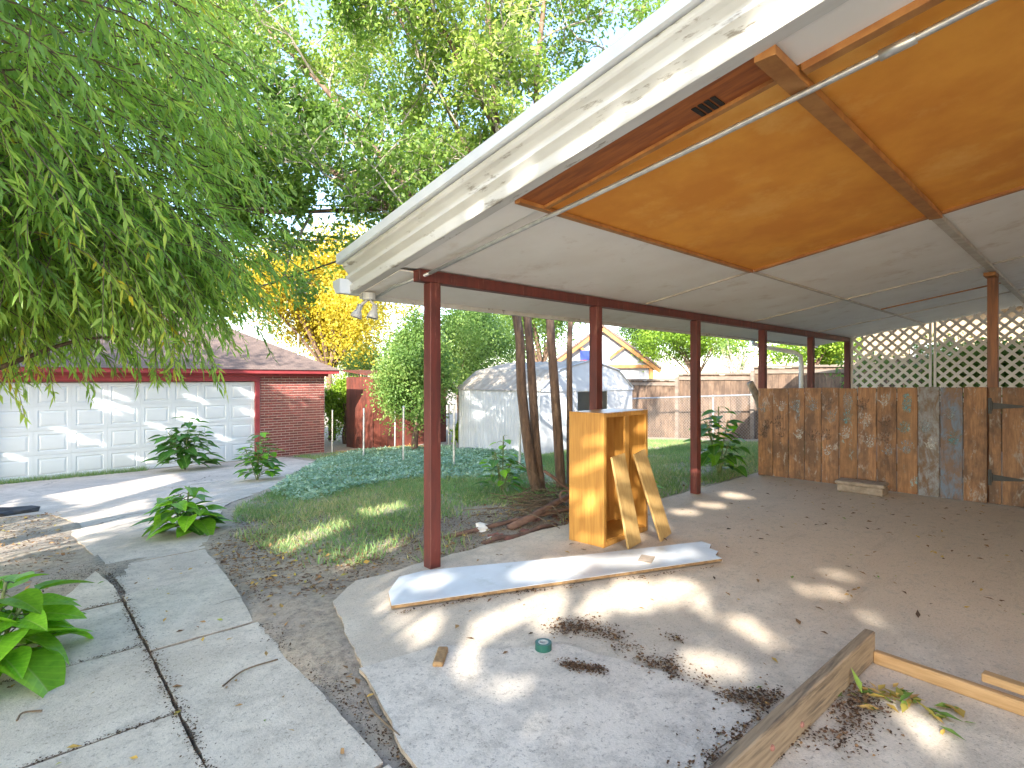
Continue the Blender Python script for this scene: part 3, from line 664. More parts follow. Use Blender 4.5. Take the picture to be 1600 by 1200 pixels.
def hb(name, mat, par, *boxes, bars=()):
    mb = MB()
    for b in boxes: mb.box(*b, M=T_)
    for a, b, w, h in bars: mb.bar(T_ @ Vector(a), T_ @ Vector(b), w, h, T_.to_3x3() @ Vector((1, 0, 0)))
    return mb.build(name, mat, par)
mb = MB(); n_ = [(-hw, -.8), (hw, -.8), (hw, ev), (0, pk), (-hw, ev)]
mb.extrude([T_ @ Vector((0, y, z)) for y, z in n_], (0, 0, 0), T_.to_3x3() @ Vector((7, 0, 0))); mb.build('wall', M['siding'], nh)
for s in (1, -1):
    a, b = Vector((-.35, 0, pk + .1)), Vector((-.35, s * (hw + .35), ev - .12))
    mb = MB().add([T_ @ p for p in (a, b, b + Vector((7.6, 0, 0)), a + Vector((7.6, 0, 0)), a + Vector((0, 0, .1)), b + Vector((0, 0, .1)), b + Vector((7.6, 0, .1)), a + Vector((7.6, 0, .1)))], [(0,1,2,3),(4,7,6,5),(0,4,5,1),(3,2,6,7),(1,5,6,2),(0,3,7,4)]); mb.build('roof', M['shingle'], nh)
    hb('barge_board', M['timber'], nh, bars=[((-.3, 0, pk - .02), (-.3, s * (hw + .3), ev - .22), .16, .08)])
    hb('brace', M['timber'], nh, bars=[((-.2, s * .35, pk - 1.35), (-.2, s * 1.05, pk - .8), .12, .08)])
hb('tie_beam', M['timber'], nh, (-.25, -.1, -hw, hw, ev - .05, ev + .1)); hb('corner_post', M['timber'], nh, (-.22, -.02, -hw, -hw + .18, -.8, ev - .06))
fg = empty('flag', T_ @ Vector((-.3, .5, 2.2)), label='small striped flag on the white gabled house', cat='flag')
M['fl_r'] = plain('flag_red', (.5, .03, .04), None, 5, .8, 0); M['fl_b'] = plain('flag_blue', (.03, .06, .25), None, 5, .8, 0)
for i in range(9): hb('stripe', M['fl_r'] if i % 2 == 0 else M['white'], fg, (-.30, -.285, .1, 1.0, 1.75 + i * .1, 1.85 + i * .1))
hb('canton', M['fl_b'], fg, (-.31, -.302, .55, 1.0, 2.22, 2.65))
th = empty('tan_house', (19, 1, -.3), label='tan house with brown roof seen through the lattice', cat='house')
MB().box(17.5, 24, -7, 4.6, -.3, 3.1).build('wall', M['tan'], th)
MB().add([(17.0, -7.5, 3.1), (24.5, -7.5, 3.1), (24.5, 5.1, 3.1), (17.0, 5.1, 3.1), (20.7, -4.5, 4.9), (20.7, 2.1, 4.9)], [(0,1,4),(1,2,5,4),(2,3,5),(3,0,4,5),(3,2,1,0)]).build('roof', M['shingle'], th)
for y in (-3.2, .6, 3.0):
    w_ = MB().box(17.44, 17.5, y - .5, y + .5, 1.0, 2.3).build('window', M['white'], th); MB().box(17.42, 17.445, y - .42, y + .42, 1.08, 2.22).build('pane', M['glass'], w_)
hs = empty('house', (7, -2.7, 0), label='pale house wall behind the camera that carries the patio roof', cat='house')
MB().box(1.5, 13.5, -3.0, -2.62, -.1, 3.6).build('wall', M['white'], hs); d_ = MB().box(4, 4.95, -2.62, -2.58, .02, 2.1).build('door', M['red'], hs); MB().lathe([(0, 0), (.03, 0), (.03, .05), (0, .06)], (4.08, -2.58, 1.0), (0, 1, 0), 10).build('handle', M['steel'], d_)

# ------------------------------------------------------------------ things on the patio
cb = empty('kitchen_cabinet', (3.49, 2.73, 0), math.radians(5), label='tall maple wall cabinet standing open on the slab edge', cat='cabinet')
def cpart(name, mat, par, *b):
    mb = MB(); [mb.box(*q) for q in b]; o = mb.build(name, mat, None, bevel=.002); o.parent = par; return o
W, D, H = .71, .34, 1.085
cpart('side_panel', M['maple'], cb, (0, .016, .012, D, 0.001, H)); cpart('side_panel', M['maple'], cb, (W - .016, W, .012, D, .001, H))
cpart('top_panel', M['maple'], cb, (.016, W - .016, .012, D, H - .018, H - .001)); cpart('bottom_panel', M['maple'], cb, (.016, W - .016, .012, D, .03, .046))
cpart('back_panel', M['maple'], cb, (.016, W - .016, D - .012, D - .004, .046, H - .018))
fr = cpart('face_frame', M['maple'], cb, (-.002, .036, -.008, .011, 0.0, H), (W - .036, W + .002, -.008, .011, 0, H), (.036, W - .036, -.0075, .011, H - .04, H - .002), (.036, W - .036, -.0075, .011, 0.001, .04))
cpart('centre_stile', M['maple'], cb, (W/2 - .035, W/2 + .035, -.0085, .010, .04, H - .04))
def lean(top, bot, w, t, lab):
    a, b = Vector(bot), Vector(top); d = (b - a); n = d.cross(Vector((1, .1, 0))).normalized()
    o = MB().bar(a, b, w, t, n).build('shelf_board', M['maple2'], None, bevel=.002); tag(o, lab, 'board', 'boards leaning on the cabinet')
lean((3.64, 2.70, .735), (3.695, 2.575, .012), .205, .018, 'pale wooden shelf board leaning on the cabinet, the left of two')
lean((3.956, 2.71, .735), (4.085, 2.53, .012), .205, .018, 'pale wooden shelf board leaning on the cabinet, the right of two')
pk_ = [(1.63, 2.83), (3.86, 1.92), (3.90, 1.99), (4.0, 2.02), (4.02, 2.10), (4.12, 2.14), (4.14, 2.23), (2.9, 2.78), (2.10, 3.19), (1.9, 3.2), (1.72, 3.02)]
pl = empty('melamine_panel', (2.8, 2.5, 0), label='long white melamine panel lying on the patio slab', cat='panel')
def flat(name, poly, z0, z1, mat, par):
    n = len(poly); return MB().add([(x, y, z0) for x, y in poly] + [(x, y, z1) for x, y in poly], [tuple(range(n)), tuple(range(n, 2*n))] + [(i, (i+1) % n, n + (i+1) % n, n + i) for i in range(n)]).build(name, mat, par)
flat('core', pk_, .012, .030, M['ply_edge'], pl); flat('facing', [(x * .999 + .002, y * .999 + .003) for x, y in pk_], .0305, .034, M['mela'], pl)
tag(MB().box(-.08, .08, -.05, .05, 0, .008, Matrix.Translation((3.42, 2.28, .0345)) @ Matrix.Rotation(.4, 4, 'Z')).build('wood_scrap', M['block'], None), 'small grey scrap of board on the white panel', 'scrap')
fr = empty('lumber_form', (3.03, .77, 0), label='open frame of old nailed lumber lying on the slab', cat='lumber frame')
q1, q2 = G(1135, 1215, .1), G(1362, 1030, .1)
bm1 = MB().bar((1.25, .835, .074), (3.06, .775, .074), .045, .142).build('beam', M['lumber'], fr, bevel=.005, label='grey weathered beam with rusty bolts')
for x in (1.82, 1.95, 2.2):
    y = .835 - (x - 1.25) * .033 - .022; MB().lathe([(.011, 0), (.011, .006), (.006, .010), (0, .010)], (x, y, .06 + rnd.uniform(-.02, .02)), (0, -1, 0), 8).build('bolt', M['stone'], bm1)
MB().bar((3.045, .752, .030), (2.94, -.9, .030), .038, .058).build('beam', M['lumber2'], fr, bevel=.004)
tag(MB().bar((3.075, .36, .084), (2.99, -.5, .084), .05, .035).build('lumber_offcut', M['lumber2'], None, bevel=.003), 'short tan lumber offcut resting on the frame', 'lumber')
blk = G(1372, 770); 
tag(MB().box(-.12, .12, -.24, .24, 0, .09, Matrix.Translation((7.50, 1.98, .001))).box(-.14, .13, -.25, .26, .092, .13, Matrix.Translation((7.50, 1.98, .001)) @ Matrix.Rotation(.06, 4, 'Z')).build('concrete_step', M['block'], None, bevel=.012), 'rough concrete block step against the handprint fence', 'step')
p = G(849, 1014, .006); tr = empty('tape_roll', p, label='dark green roll of tape lying on the slab', cat='tape roll')
MB().lathe([(.026, 0), (.042, 0), (.042, .035), (.026, .035), (.026, 0)], p, n=20).build('tape', M['tape'], tr); MB().lathe([(.018, .002), (.0258, .002), (.0258, .036), (.018, .036), (.018, .002)], p, n=20).build('core', M['tapecore'], tr)
p = G(688, 1032); tag(MB().bar(p + Vector((-.05, -.05, .014)), p + Vector((.06, .06, .016)), .05, .026).build('wood_chunk', M['ply_edge'], None, bevel=.006), 'split wood chunk in the sun on the slab', 'wood chunk')
def crumple(name, p, r, mat, lab, cat, seed, flat_=.6):
    r_ = random.Random(seed); bm = bmesh.new(); bmesh.ops.create_icosphere(bm, subdivisions=2, radius=1)
    for v in bm.verts:
        k = r_.uniform(.55, 1.15); v.co = Vector((v.co.x * k * r[0], v.co.y * k * r[1], max(v.co.z * k, -.5) * r[2] + r[2] * .5)) + Vector(p)
    me = bpy.data.meshes.new(name); bm.to_mesh(me); bm.free(); return link(name, me, mat, label=lab, cat=cat)
p = GY(752, 832); crumple('crumpled_paper', p, (.09, .08, .06), M['paper'], 'crumpled white paper beside the dirt and logs', 'paper', 1)
p = GY(790, 838); crumple('crumpled_paper', (3.05, 3.6, -.06), (.06, .05, .035), M['paper'], 'smaller white paper scrap next to the crumpled paper', 'paper', 2)
p = GY(30, 806); crumple('black_bag', p + Vector((-.1, .1, -.03)), (.3, .22, .10), M['rag'], 'black rubbish bag lying at the left edge of the drive', 'bag', 3)
# dead wood and stones under the elm
lg = [((3.35, 3.75, -.02), (4.9, 3.75, .22), .036, 'thick dead branch lying under the elm trunks'), ((2.75, 3.95, -.03), (4.6, 3.62, .05), .022, 'thin bent dead branch in front of the elm trunks'),
      ((2.9, 3.56, -.03), (3.75, 3.50, -.015), .028, 'short grey log along the slab edge'), ((4.0, 3.9, .42), (4.45, 3.6, .02), .016, 'rusty rod standing in the brush under the elm')]
for a, b, r, lab in lg:
    a, b = Vector(a), Vector(b); pts = [a.lerp(b, t) + Vector((rnd.uniform(-.03, .03), rnd.uniform(-.03, .03), rnd.uniform(-.012, .02))) for t in (0, .2, .4, .6, .8, 1)]
    tag(MB().tube(pts, [r * q for q in (1, 1.05, .95, .9, .8, .6)], 8).build('dead_branch', M['log'], None, smooth=True), lab, 'branch', 'dead wood under the elm')
tag(MB().lathe([(.05, 0), (.06, 0), (.06, .05), (.05, .05), (.05, 0)], (4.02, 3.62, .20), (-.6, -.7, .2), 16).build('pipe_end', M['log'], None), 'open rusty pipe end among the brush', 'pipe')
st = []
for i in range(26):
    x, y = rnd.uniform(3.15, 4.4), rnd.uniform(3.5, 3.95); r = rnd.uniform(.03, .07)
    o = crumple('stone', (x, y, gz(x, y) - .01), (r, r * .8, r * .6), M['stone'], 'reddish stone in the heap under the elm trunks', 'stone', 50 + i); o['group'] = 'reddish stones under the elm'

mb = MB()
for i in range(150):
    c = Vector((rnd.gauss(4.25, .38), rnd.gauss(4.05, .22), 0)); a = rnd.uniform(0, 6.28); l = rnd.uniform(.1, .38); z = gz(c.x, c.y) + abs(rnd.gauss(.05, .06)); d = Vector((math.cos(a), math.sin(a), rnd.gauss(0, .3))) * l
    c.z = max(z, gz(c.x, c.y) + abs(d.z)); mb.tube([c - d, c + Vector((rnd.gauss(0, .02), rnd.gauss(0, .02), .02)), c + d], rnd.uniform(.002, .005), 5)
tag(mb.build('brush_pile', M['twig'], None), 'tangled heap of dead twigs round the elm trunks', 'brush', kind='stuff')

# ------------------------------------------------------------------ vegetation
def leaves(P, Dv, L, Wd, fold=.25, up=.5, droop=0.0):
    P = np.asarray(P); n = len(P); Dv = Dv / np.maximum(np.linalg.norm(Dv, axis=1, keepdims=True), 1e-6)
    nr = rng.normal(size=(n, 3)); nr[:, 2] += up * 2; s = np.cross(Dv, nr); s /= np.maximum(np.linalg.norm(s, axis=1, keepdims=True), 1e-6); nn = np.cross(s, Dv)
    L = np.asarray(L).reshape(-1, 1) * np.ones((n, 1)); Wd = np.asarray(Wd).reshape(-1, 1) * np.ones((n, 1))
    g = np.zeros((n, 3)); g[:, 2] = -1
    v0 = P; v1 = P + Dv * L * .38 + s * Wd * .5 + nn * Wd * fold + g * L * droop * .2; v2 = P + Dv * L + g * L * droop; v3 = P + Dv * L * .38 - s * Wd * .5 + nn * Wd * fold + g * L * droop * .2
    vm = P + Dv * L * .5 + g * L * droop * .3
    V = np.stack([v0, v1, v2, v3], 1).reshape(-1, 3); i = np.arange(n)[:, None] * 4
    F = np.concatenate([i + np.array([0, 1, 2]), i + np.array([0, 2, 3])], 0)
    return V, F
def leafobj(name, P, Dv, L, Wd, tint, mat, parent, **k):
    V, F = leaves(P, Dv, L, Wd, **{a: k.pop(a) for a in ('fold', 'up', 'droop') if a in k})
    return link(name, mesh_np(name, V, F, np.concatenate([tint, tint])), mat, parent, **k)
def unit(v): return v / np.linalg.norm(v)
def curve(pts, n):
    pts = [Vector(p) for p in pts]; out = []
    ext = [pts[0] * 2 - pts[1]] + pts + [pts[-1] * 2 - pts[-2]]
    for i in range(len(pts) - 1):
        a, b, c, d = ext[i:i+4]
        for k in range(n):
            t = k / n; out.append(.5 * ((2*b) + (c - a)*t + (2*a - 5*b + 4*c - d)*t*t + (3*b - a - 3*c + d)*t**3))
    return out + [pts[-1]]
class Tree:
    def __init__(s): s.wood = MB(); s.thin = MB(); s.tw = []
    def limb(s, pts, r0, r1, big=True):
        n = len(pts); (s.wood if big else s.thin).tube(pts, [r0 + (r1 - r0) * i / (n - 1) for i in range(n)], 9 if big else 4, big)
    def branch(s, p, d, L, r, lev, up=.25, spread=.7):
        n = 5; pts = [Vector(p)]; d = Vector(d).normalized()
        for i in range(n):
            d = (d + Vector((rnd.gauss(0, .16), rnd.gauss(0, .16), rnd.gauss(0, .13) + up * .12))).normalized(); pts.append(pts[-1] + d * L / n)
        s.limb(pts, r, r * .35, False)
        if lev == 0: s.tw.append(pts); return
        k = {2: 7, 1: 7}[lev]
        for i in range(k):
            t = .2 + .8 * (i + rnd.random()) / k; f = t * n; j = min(int(f), n - 1); q = pts[j].lerp(pts[j+1], f - j); dd = (pts[j+1] - pts[j]).normalized()
            sd = Vector((rnd.gauss(0, 1), rnd.gauss(0, 1), rnd.gauss(0, .7))).normalized()
            s.branch(q, dd * (1 - spread * .5) + sd * spread, L * rnd.uniform(.38, .62), r * .45, lev - 1, up, spread)
        s.tw.append(pts[2:])
    def spawn(s, pts, k, L, r, lev=2, t0=.3, up=.25, spread=.8):
        n = len(pts) - 1
        for i in range(k):
            t = t0 + (1 - t0) * (i + rnd.random()) / k; f = min(t * n, n - .001); j = int(f); q = pts[j].lerp(pts[j+1], f - j); dd = (pts[j+1] - pts[j]).normalized()
            sd = Vector((rnd.gauss(0, 1), rnd.gauss(0, 1), rnd.gauss(.1, .6))).normalized()
            s.branch(q, dd * .45 + sd * spread, L * rnd.uniform(.6, 1.15), r, lev, up, spread)
    def leafpts(s, per, jit=.03):
        P, Dv = [], []
        for pts in s.tw:
            A = np.array([tuple(p) for p in pts]); n = len(A) - 1; t = rng.random(per) * n; j = np.minimum(t.astype(int), n - 1); f = (t - j)[:, None]
            P.append(A[j] * (1 - f) + A[j+1] * f + rng.normal(0, jit, (per, 3))); d = A[j+1] - A[j]; d /= np.maximum(np.linalg.norm(d, axis=1, keepdims=True), 1e-6)
            Dv.append(d * .6 + rng.normal(0, .7, (per, 3)) + np.array([0, 0, -.25]))
        return np.concatenate(P), np.concatenate(Dv)
def clump_tint(P, s, base=.5, amp=.25, jit=.15):
    a = np.sin(P[:, 0] * s + 1.3) + np.sin(P[:, 1] * s * 1.1 + .4) + np.sin(P[:, 2] * s * 1.3 + P[:, 0] * s * .5)
    return np.clip(base + amp * a / 2 + rng.normal(0, jit, len(P)), 0, 1)

# openings cut out of the shading crowns to place the light: where beams of sun come through to the ground, the cabinet, the roof edge and the garage door
KX, KY = SUN.x / -SUN.z, SUN.y / -SUN.z
def drop(p): return (p[0] + KX * p[2], p[1] + KY * p[2])
def plane_pt(u, v, axis, val):
    d = ray(u, v); o = Vector((0, 0, EYE)); return o + d * ((val - o[axis]) / d[axis])
gap_polys = [[drop(G(*p)) for p in q] for q in (
    [(555, 915), (640, 880), (655, 905), (612, 950), (575, 960)], [(595, 958), (690, 945), (702, 962), (690, 992), (652, 1018), (602, 985)],
    [(735, 965), (818, 938), (822, 975), (798, 992), (762, 1012), (768, 1068), (745, 1080), (702, 1052), (700, 1035), (727, 985)],
    [(830, 925), (885, 915), (890, 950), (870, 990), (828, 985)], [(893, 950), (930, 928), (952, 960), (950, 976), (905, 976)], [(790, 900), (850, 870), (905, 868), (940, 880), (900, 905), (820, 915)],
    [(650, 905), (700, 890), (722, 902), (690, 928), (650, 930)], [(1385, 1105), (1420, 1095), (1520, 1175), (1500, 1200), (1470, 1200)])]
gap_polys += [[drop(GY(*p)) for p in q] for q in ([(85, 775), (270, 742), (285, 752), (150, 790)], [(110, 815), (235, 782), (245, 800), (140, 838)], [(0, 795), (35, 775), (40, 785), (5, 815)], [(430, 852), (545, 812), (560, 822), (460, 868)], [(500, 870), (630, 838), (640, 850), (540, 895)], [(560, 800), (640, 785), (645, 795), (580, 812)])]
gap_c = []
for u, v, r in ((950, 930, .07), (990, 912, .08), (1020, 925, .07), (1060, 912, .07), (1085, 922, .06), (1040, 942, .07), (985, 950, .07), (1075, 945, .06), (985, 880, .08), (1030, 872, .07), (950, 880, .07), (1075, 868, .06), (1145, 970, .08), (1290, 925, .06), (1265, 922, .05), (1310, 898, .07),
                (1110, 1040, .10), (1360, 965, .05), (855, 1140, .04), (800, 1075, .06), (1150, 775, .10), (1110, 790, .10), (1070, 800, .10), (1085, 755, .08), (1200, 1000, .05)):
    gap_c.append((*drop(G(u, v)), r))
for u, v in ((925, 690), (937, 718), (905, 735), (900, 775), (930, 775), (915, 797), (912, 842), (940, 845)): gap_c.append((*drop(plane_pt(u, v, 0, 3.48)), .045))
for u, v in ((962, 700), (1000, 690), (1005, 652), (970, 745), (985, 800), (1000, 840), (1012, 740), (1020, 790), (1030, 820), (980, 830), (960, 670)): gap_c.append((*drop(plane_pt(u, v, 1, 2.70)), .045))
for u, v, r in ((700, 345, .07), (735, 320, .08), (742, 338, .06), (815, 262, .08), (808, 285, .06), (895, 225, .09), (905, 240, .06), (620, 395, .05), (640, 402, .05), (1030, 130, .07), (1100, 90, .07), (960, 180, .06), (590, 420, .04)): gap_c.append((*drop(plane_pt(u, v, 0, 1.89)), r * .35))
for u, v in ((158, 628), (168, 641), (192, 637), (307, 624), (290, 655), (301, 651), (388, 644), (102, 673), (121, 688), (150, 691), (25, 715), (221, 718), (245, 666), (180, 618), (390, 615), (350, 685)): gap_c.append((*drop(plane_pt(u, v, 1, GYY + .08)), .075))
for u, v in ((425, 590), (450, 588), (480, 592), (495, 600), (440, 605), (470, 610)): gap_c.append((*drop(plane_pt(u, v, 1, GYY)), .16))
def beams(P):                                            # True for leaves that stay
    g = np.column_stack([P[:, 0] + KX * P[:, 2], P[:, 1] + KY * P[:, 2]]); keep = np.ones(len(P), bool)
    for q in gap_polys:
        c = np.mean(q, 0); keep &= ~inside(g, [tuple(c + (np.array(p) - c) * 1.16) for p in q])
    for x, y, r in gap_c: keep &= (g[:, 0] - x) ** 2 + (g[:, 1] - y) ** 2 > (r * 1.2 + .078) ** 2
    return keep

# elm with four trunks behind the patio
el = Tree(); ep = lambda *q: [at(*p) for p in q]
L1 = curve(ep((850, 790, 6.8), (832, 740, 6.8), (815, 610, 6.8), (808, 497, 6.75), (770, 420, 6.7), (690, 365, 6.6), (610, 325, 6.5), (520, 268, 6.4), (430, 215, 6.3), (330, 150, 6.3), (250, 60, 6.4)), 3)
L2 = curve(ep((850, 790, 6.9), (838, 700, 6.9), (824, 497, 6.9), (800, 330, 6.9), (778, 210, 6.9), (766, 60, 7.0), (750, -140, 7.1), (720, -420, 7.3)), 4)
L3 = curve(ep((878, 785, 7.0), (869, 640, 7.0), (859, 497, 7.0), (852, 330, 7.1), (838, 190, 7.2), (846, 40, 7.4), (880, -180, 7.7), (930, -480, 8.0)), 4)
L4 = curve(ep((890, 785, 7.2), (890, 640, 7.2), (892, 497, 7.2), (915, 330, 7.4), (960, 160, 7.8), (1010, 0, 8.2), (1080, -200, 8.8)), 4)
L5 = curve(ep((824, 440, 6.9), (760, 300, 7.2), (690, 150, 7.6), (600, -20, 8.0), (520, -220, 8.4)), 4)
L6 = curve(ep((859, 440, 7.0), (760, 330, 8.0), (640, 260, 9.0), (540, 160, 10.0), (430, 60, 11)), 4)
L8 = curve(ep((690, 365, 6.6), (600, 250, 6.9), (500, 130, 7.3), (390, 20, 7.8), (280, -90, 8.2)), 4)
L9 = curve(ep((778, 210, 6.9), (700, 60, 6.5), (640, -60, 6.2), (560, -200, 6.0)), 4)
L7 = curve(ep((610, 325, 6.5), (500, 330, 6.3), (400, 330, 6.2), (330, 300, 6.1)), 4)
for pts, r0, r1 in ((L1, .072, .022), (L2, .064, .022), (L3, .068, .022), (L4, .044, .018), (L5, .05, .015), (L6, .05, .015), (L7, .03, .01), (L8, .045, .012), (L9, .035, .01)): el.limb(pts, r0, r1)
for pts, k, t0, L in ((L1, 17, .5, 1.15), (L2, 15, .45, 1.35), (L3, 15, .45, 1.4), (L4, 10, .5, 1.4), (L5, 12, .3, 1.3), (L6, 11, .35, 1.4), (L7, 8, .3, .8), (L8, 14, .2, 1.3), (L9, 9, .2, 1.2)): el.spawn(pts, k, L, .020, 2, t0)
et = empty('elm_tree', (4.9, 4.9, gz(4.9, 4.9)), label='green elm with four brown trunks rising behind the patio', cat='tree')
P, Dv = el.leafpts(17, .07); n = len(P)
leafobj('crown', P, Dv, rng.uniform(.05, .095, n), rng.uniform(.03, .05, n), clump_tint(P, 1.6, .56, .22), M['elm_leaf'], et)
el.wood.build('trunk', M['bark'], et, smooth=True); link('branches', el.thin.mesh('branches', True, False), M['palebark'], et)  # branches share the trunk's bark; their paler tone is sunlight put into the colour
print('elm leaves', n, 'twigs', len(el.tw))

# willow: drooping sprays round arching boughs
def willow(base, cen, rad, nb, nspray, lab, seed, per=34, leafL=(.06, .105)):
    t = empty('willow_tree', base, label=lab, cat='tree'); w = Tree(); r = random.Random(seed); cen = Vector(cen); base = Vector(base)
    top = base.lerp(cen, .45); top.z = cen.z - rad[2] * .45
    w.limb(curve([base, base.lerp(top, .5) + Vector((.1, .05, 0)), top], 4), .22, .16)
    P, Dv, TT = [], [], []; tips = []
    for i in range(nb):
        a = 2 * math.pi * (i + r.random()) / nb; el_ = r.uniform(-.1, 1.2); e = cen + Vector((math.cos(a) * math.cos(el_) * rad[0], math.sin(a) * math.cos(el_) * rad[1], math.sin(el_) * rad[2])) * r.uniform(.75, .95)
        m_ = top.lerp(e, .5) + Vector((0, 0, .5)); pts = curve([top, m_, e, e + (e - m_) * .15 + Vector((0, 0, -.3))], 5); w.limb(pts, .06, .012); tips += pts[6:]
    for i in range(nspray):
        a = r.uniform(0, 2*math.pi); z = r.uniform(-1, 1); q = math.sqrt(1 - z*z); k = r.random() ** .42
        p = cen + Vector((q * math.cos(a) * rad[0], q * math.sin(a) * rad[1], z * rad[2])) * k
        if i % 4 == 0: p = Vector((-.35, 5.2, 2.42)) + Vector((q * math.cos(a) * 1.75, q * math.sin(a) * 1.4, z * .55)) * k
        if p.x < -1.2 and r.random() < .72: continue
        o = Vector((q * math.cos(a), q * math.sin(a), .0)); d = (o * r.uniform(.2, .9) + Vector((r.gauss(0, .4), r.gauss(0, .4), r.uniform(-.5, .3)))).normalized()
        L = r.uniform(.5, 1.0); pts = [p]
        for s in range(5): d = (d + Vector((0, 0, -.22))).normalized(); pts.append(pts[-1] + d * L / 5)
        w.thin.tube(pts, [.006, .005, .004, .003, .002, .0015], 3, False)
        A = np.array([tuple(x) for x in pts]); tt = np.linspace(.1, 4.99, per); j = tt.astype(int); f = (tt - j)[:, None]
        P.append(A[j] * (1 - f) + A[j+1] * f); dd = A[j+1] - A[j]; dd /= np.linalg.norm(dd, axis=1, keepdims=True)
        Dv.append(dd * .75 + rng.normal(0, .42, (per, 3)) + np.array([0, 0, -.3]))
        yel = max(0, 1 - abs(p.z - 1.5) / .7) * (1 if p.x > -.6 else .4); TT.append(np.full(per, .45 + r.gauss(0, .17) + (.42 if r.random() < yel * .42 else 0)))
    P = np.concatenate(P); Dv = np.concatenate(Dv); T = np.clip(np.concatenate(TT) + rng.normal(0, .08, len(P)), 0, 1); kp = beams(P); P, Dv, T = P[kp], Dv[kp], T[kp]; n = len(P)
    leafobj('crown', P, Dv, rng.uniform(*leafL, n), rng.uniform(.013, .022, n), T, M['willow_leaf'], t, droop=.15, fold=.1)
    w.wood.build('trunk', M['bark'], t, smooth=True); link('branches', w.thin.mesh('branches', False, False), M['twig'], t); print('willow leaves', n)
willow((-2.4, 6.0, gz(0, 6)), (-1.7, 5.5, 3.5), (3.0, 2.9, 1.95), 14, 8800, 'dense green willow hanging over the path at the left', 5)
tag(MB().tube(curve([(-.9, 5.6, 1.0), (-.1, 5.0, 1.42), (.30, 4.9, 1.62), (.62, 4.9, 1.68)], 4), [.022 - .0012 * i for i in range(13)], 6).build('bough', M['bark'], bpy.data.objects['willow_tree'], smooth=True))

def cloudtree(name, base, cen, rad, nl, leaf, mat, lab, seed, trunk_r=.1, lobes=9, trunkmat='bark', tb=.5, ta=.22, group=None, wfac=.55, dens=.55):
    t = empty(name, base, label=lab, cat='tree' if 'tree' in name else 'shrub', group=group); r = np.random.default_rng(seed); rr = random.Random(seed); w = Tree()
    cen = Vector(cen); base = Vector(base); rad = np.array(rad)
    lob = []
    for i in range(lobes):
        a = rr.uniform(0, 6.28); z = rr.uniform(-.75, .95); q = math.sqrt(max(0, 1 - z*z)); k = rr.uniform(.35, .78)
        c = cen + Vector((q*math.cos(a)*rad[0], q*math.sin(a)*rad[1], z*rad[2])) * k; lob.append((c, rr.uniform(.28, .5)))
    fork = base.lerp(cen, .5); fork.x += rr.uniform(-.1, .1)
    w.limb(curve([base, base.lerp(fork, .5) + Vector((rr.uniform(-.08, .08), rr.uniform(-.08, .08), 0)), fork], 4), trunk_r, trunk_r * .75)
    for c, k in lob: w.limb(curve([fork, fork.lerp(c, .5) + Vector((0, 0, .2)), c], 3), trunk_r * .45, trunk_r * .1)
    P = []
    ncl = 26                                             # clumps of leaves on each lobe's shell
    for c, k in lob:
        m_ = nl // lobes; u = r.normal(size=(ncl, 3)); u /= np.linalg.norm(u, axis=1, keepdims=True); cc = np.array(tuple(c)) + u * rad * k * r.uniform(.5, 1.0, (ncl, 1))
        idx = r.integers(0, ncl, m_); P.append(cc[idx] + r.normal(0, 1, (m_, 3)) * rad * k * dens * .5)
    P = np.concatenate(P)
    Dv = r.normal(size=(len(P), 3)) + np.array([0, 0, -.3])
    if name == 'shade_tree': kp = beams(P + Dv / np.linalg.norm(Dv, axis=1, keepdims=True) * .075); P, Dv = P[kp], Dv[kp]
    n = len(P)
    leafobj('crown', P, Dv, r.uniform(*leaf, n), r.uniform(*leaf, n) * wfac, clump_tint(P, 2.2 / max(.6, rad[0] / 2), tb, ta), M[mat], t)
    w.wood.build('trunk', M[trunkmat], t, smooth=True); return t
def ct_at(name, u, v, Z, ru, rv, nl, leaf, mat, lab, seed, **k):
    c = at(u, v, Z); s = Z / 850; ub = k.pop('ub', u); b = at(ub, 592, Z); b.z = gz(b.x, b.y) - .05
    return cloudtree(name, b, c, (ru * s, ru * s, rv * s), nl, leaf, mat, lab, seed, **k)
ct_at('golden_tree', 500, 476, 19.5, 134, 130, 60000, (.08, .14), 'gold_leaf', 'golden yellow autumn tree behind the brick garage', 11, trunk_r=.14, lobes=20, ub=519, ta=.2)
ct_at('shrub_tree', 715, 545, 18.5, 112, 95, 48000, (.07, .12), 'bush_leaf', 'pale green bushy tree between the rust red shed and white shed', 12, lobes=13)
ct_at('shrub_tree', 648, 606, 14.3, 66, 88, 20000, (.06, .11), 'bush_leaf', 'smaller grey green tree in front of the rust red shed', 13, lobes=15, tb=.5, dens=.75)
ct_at('shrub_tree', 540, 628, 18.5, 34, 50, 9000, (.06, .11), 'lime_leaf', 'narrow yellow green shrub between the garage corner and rust red shed', 44, lobes=10, tb=.4, dens=.75)
ct_at('lime_tree', 1085, 530, 24, 95, 60, 20000, (.09, .15), 'lime_leaf', 'bright lime green tree behind the cedar fence', 14, lobes=12)
ct_at('lime_tree', 1265, 525, 21, 95, 65, 18000, (.09, .15), 'lime_leaf', 'bright green tree behind the downspout and cedar fence', 15, lobes=11, tb=.42)
ct_at('bare_tree', 1150, 545, 20, 36, 40, 1200, (.06, .1), 'bush_leaf', 'pale nearly bare tree just above the cedar fence', 16, lobes=12, trunk_r=.16, trunkmat='palebark')
ct_at('bronze_tree', 995, 520, 28, 40, 55, 7000, (.1, .16), 'bush_leaf', 'dull bushy tree beside the gabled house', 17, tb=.2)
ct_at('background_tree', 850, 500, 30, 110, 110, 20000, (.12, .2), 'elm_leaf', 'tall green tree far behind the white shed', 18, lobes=12, trunk_r=.2)
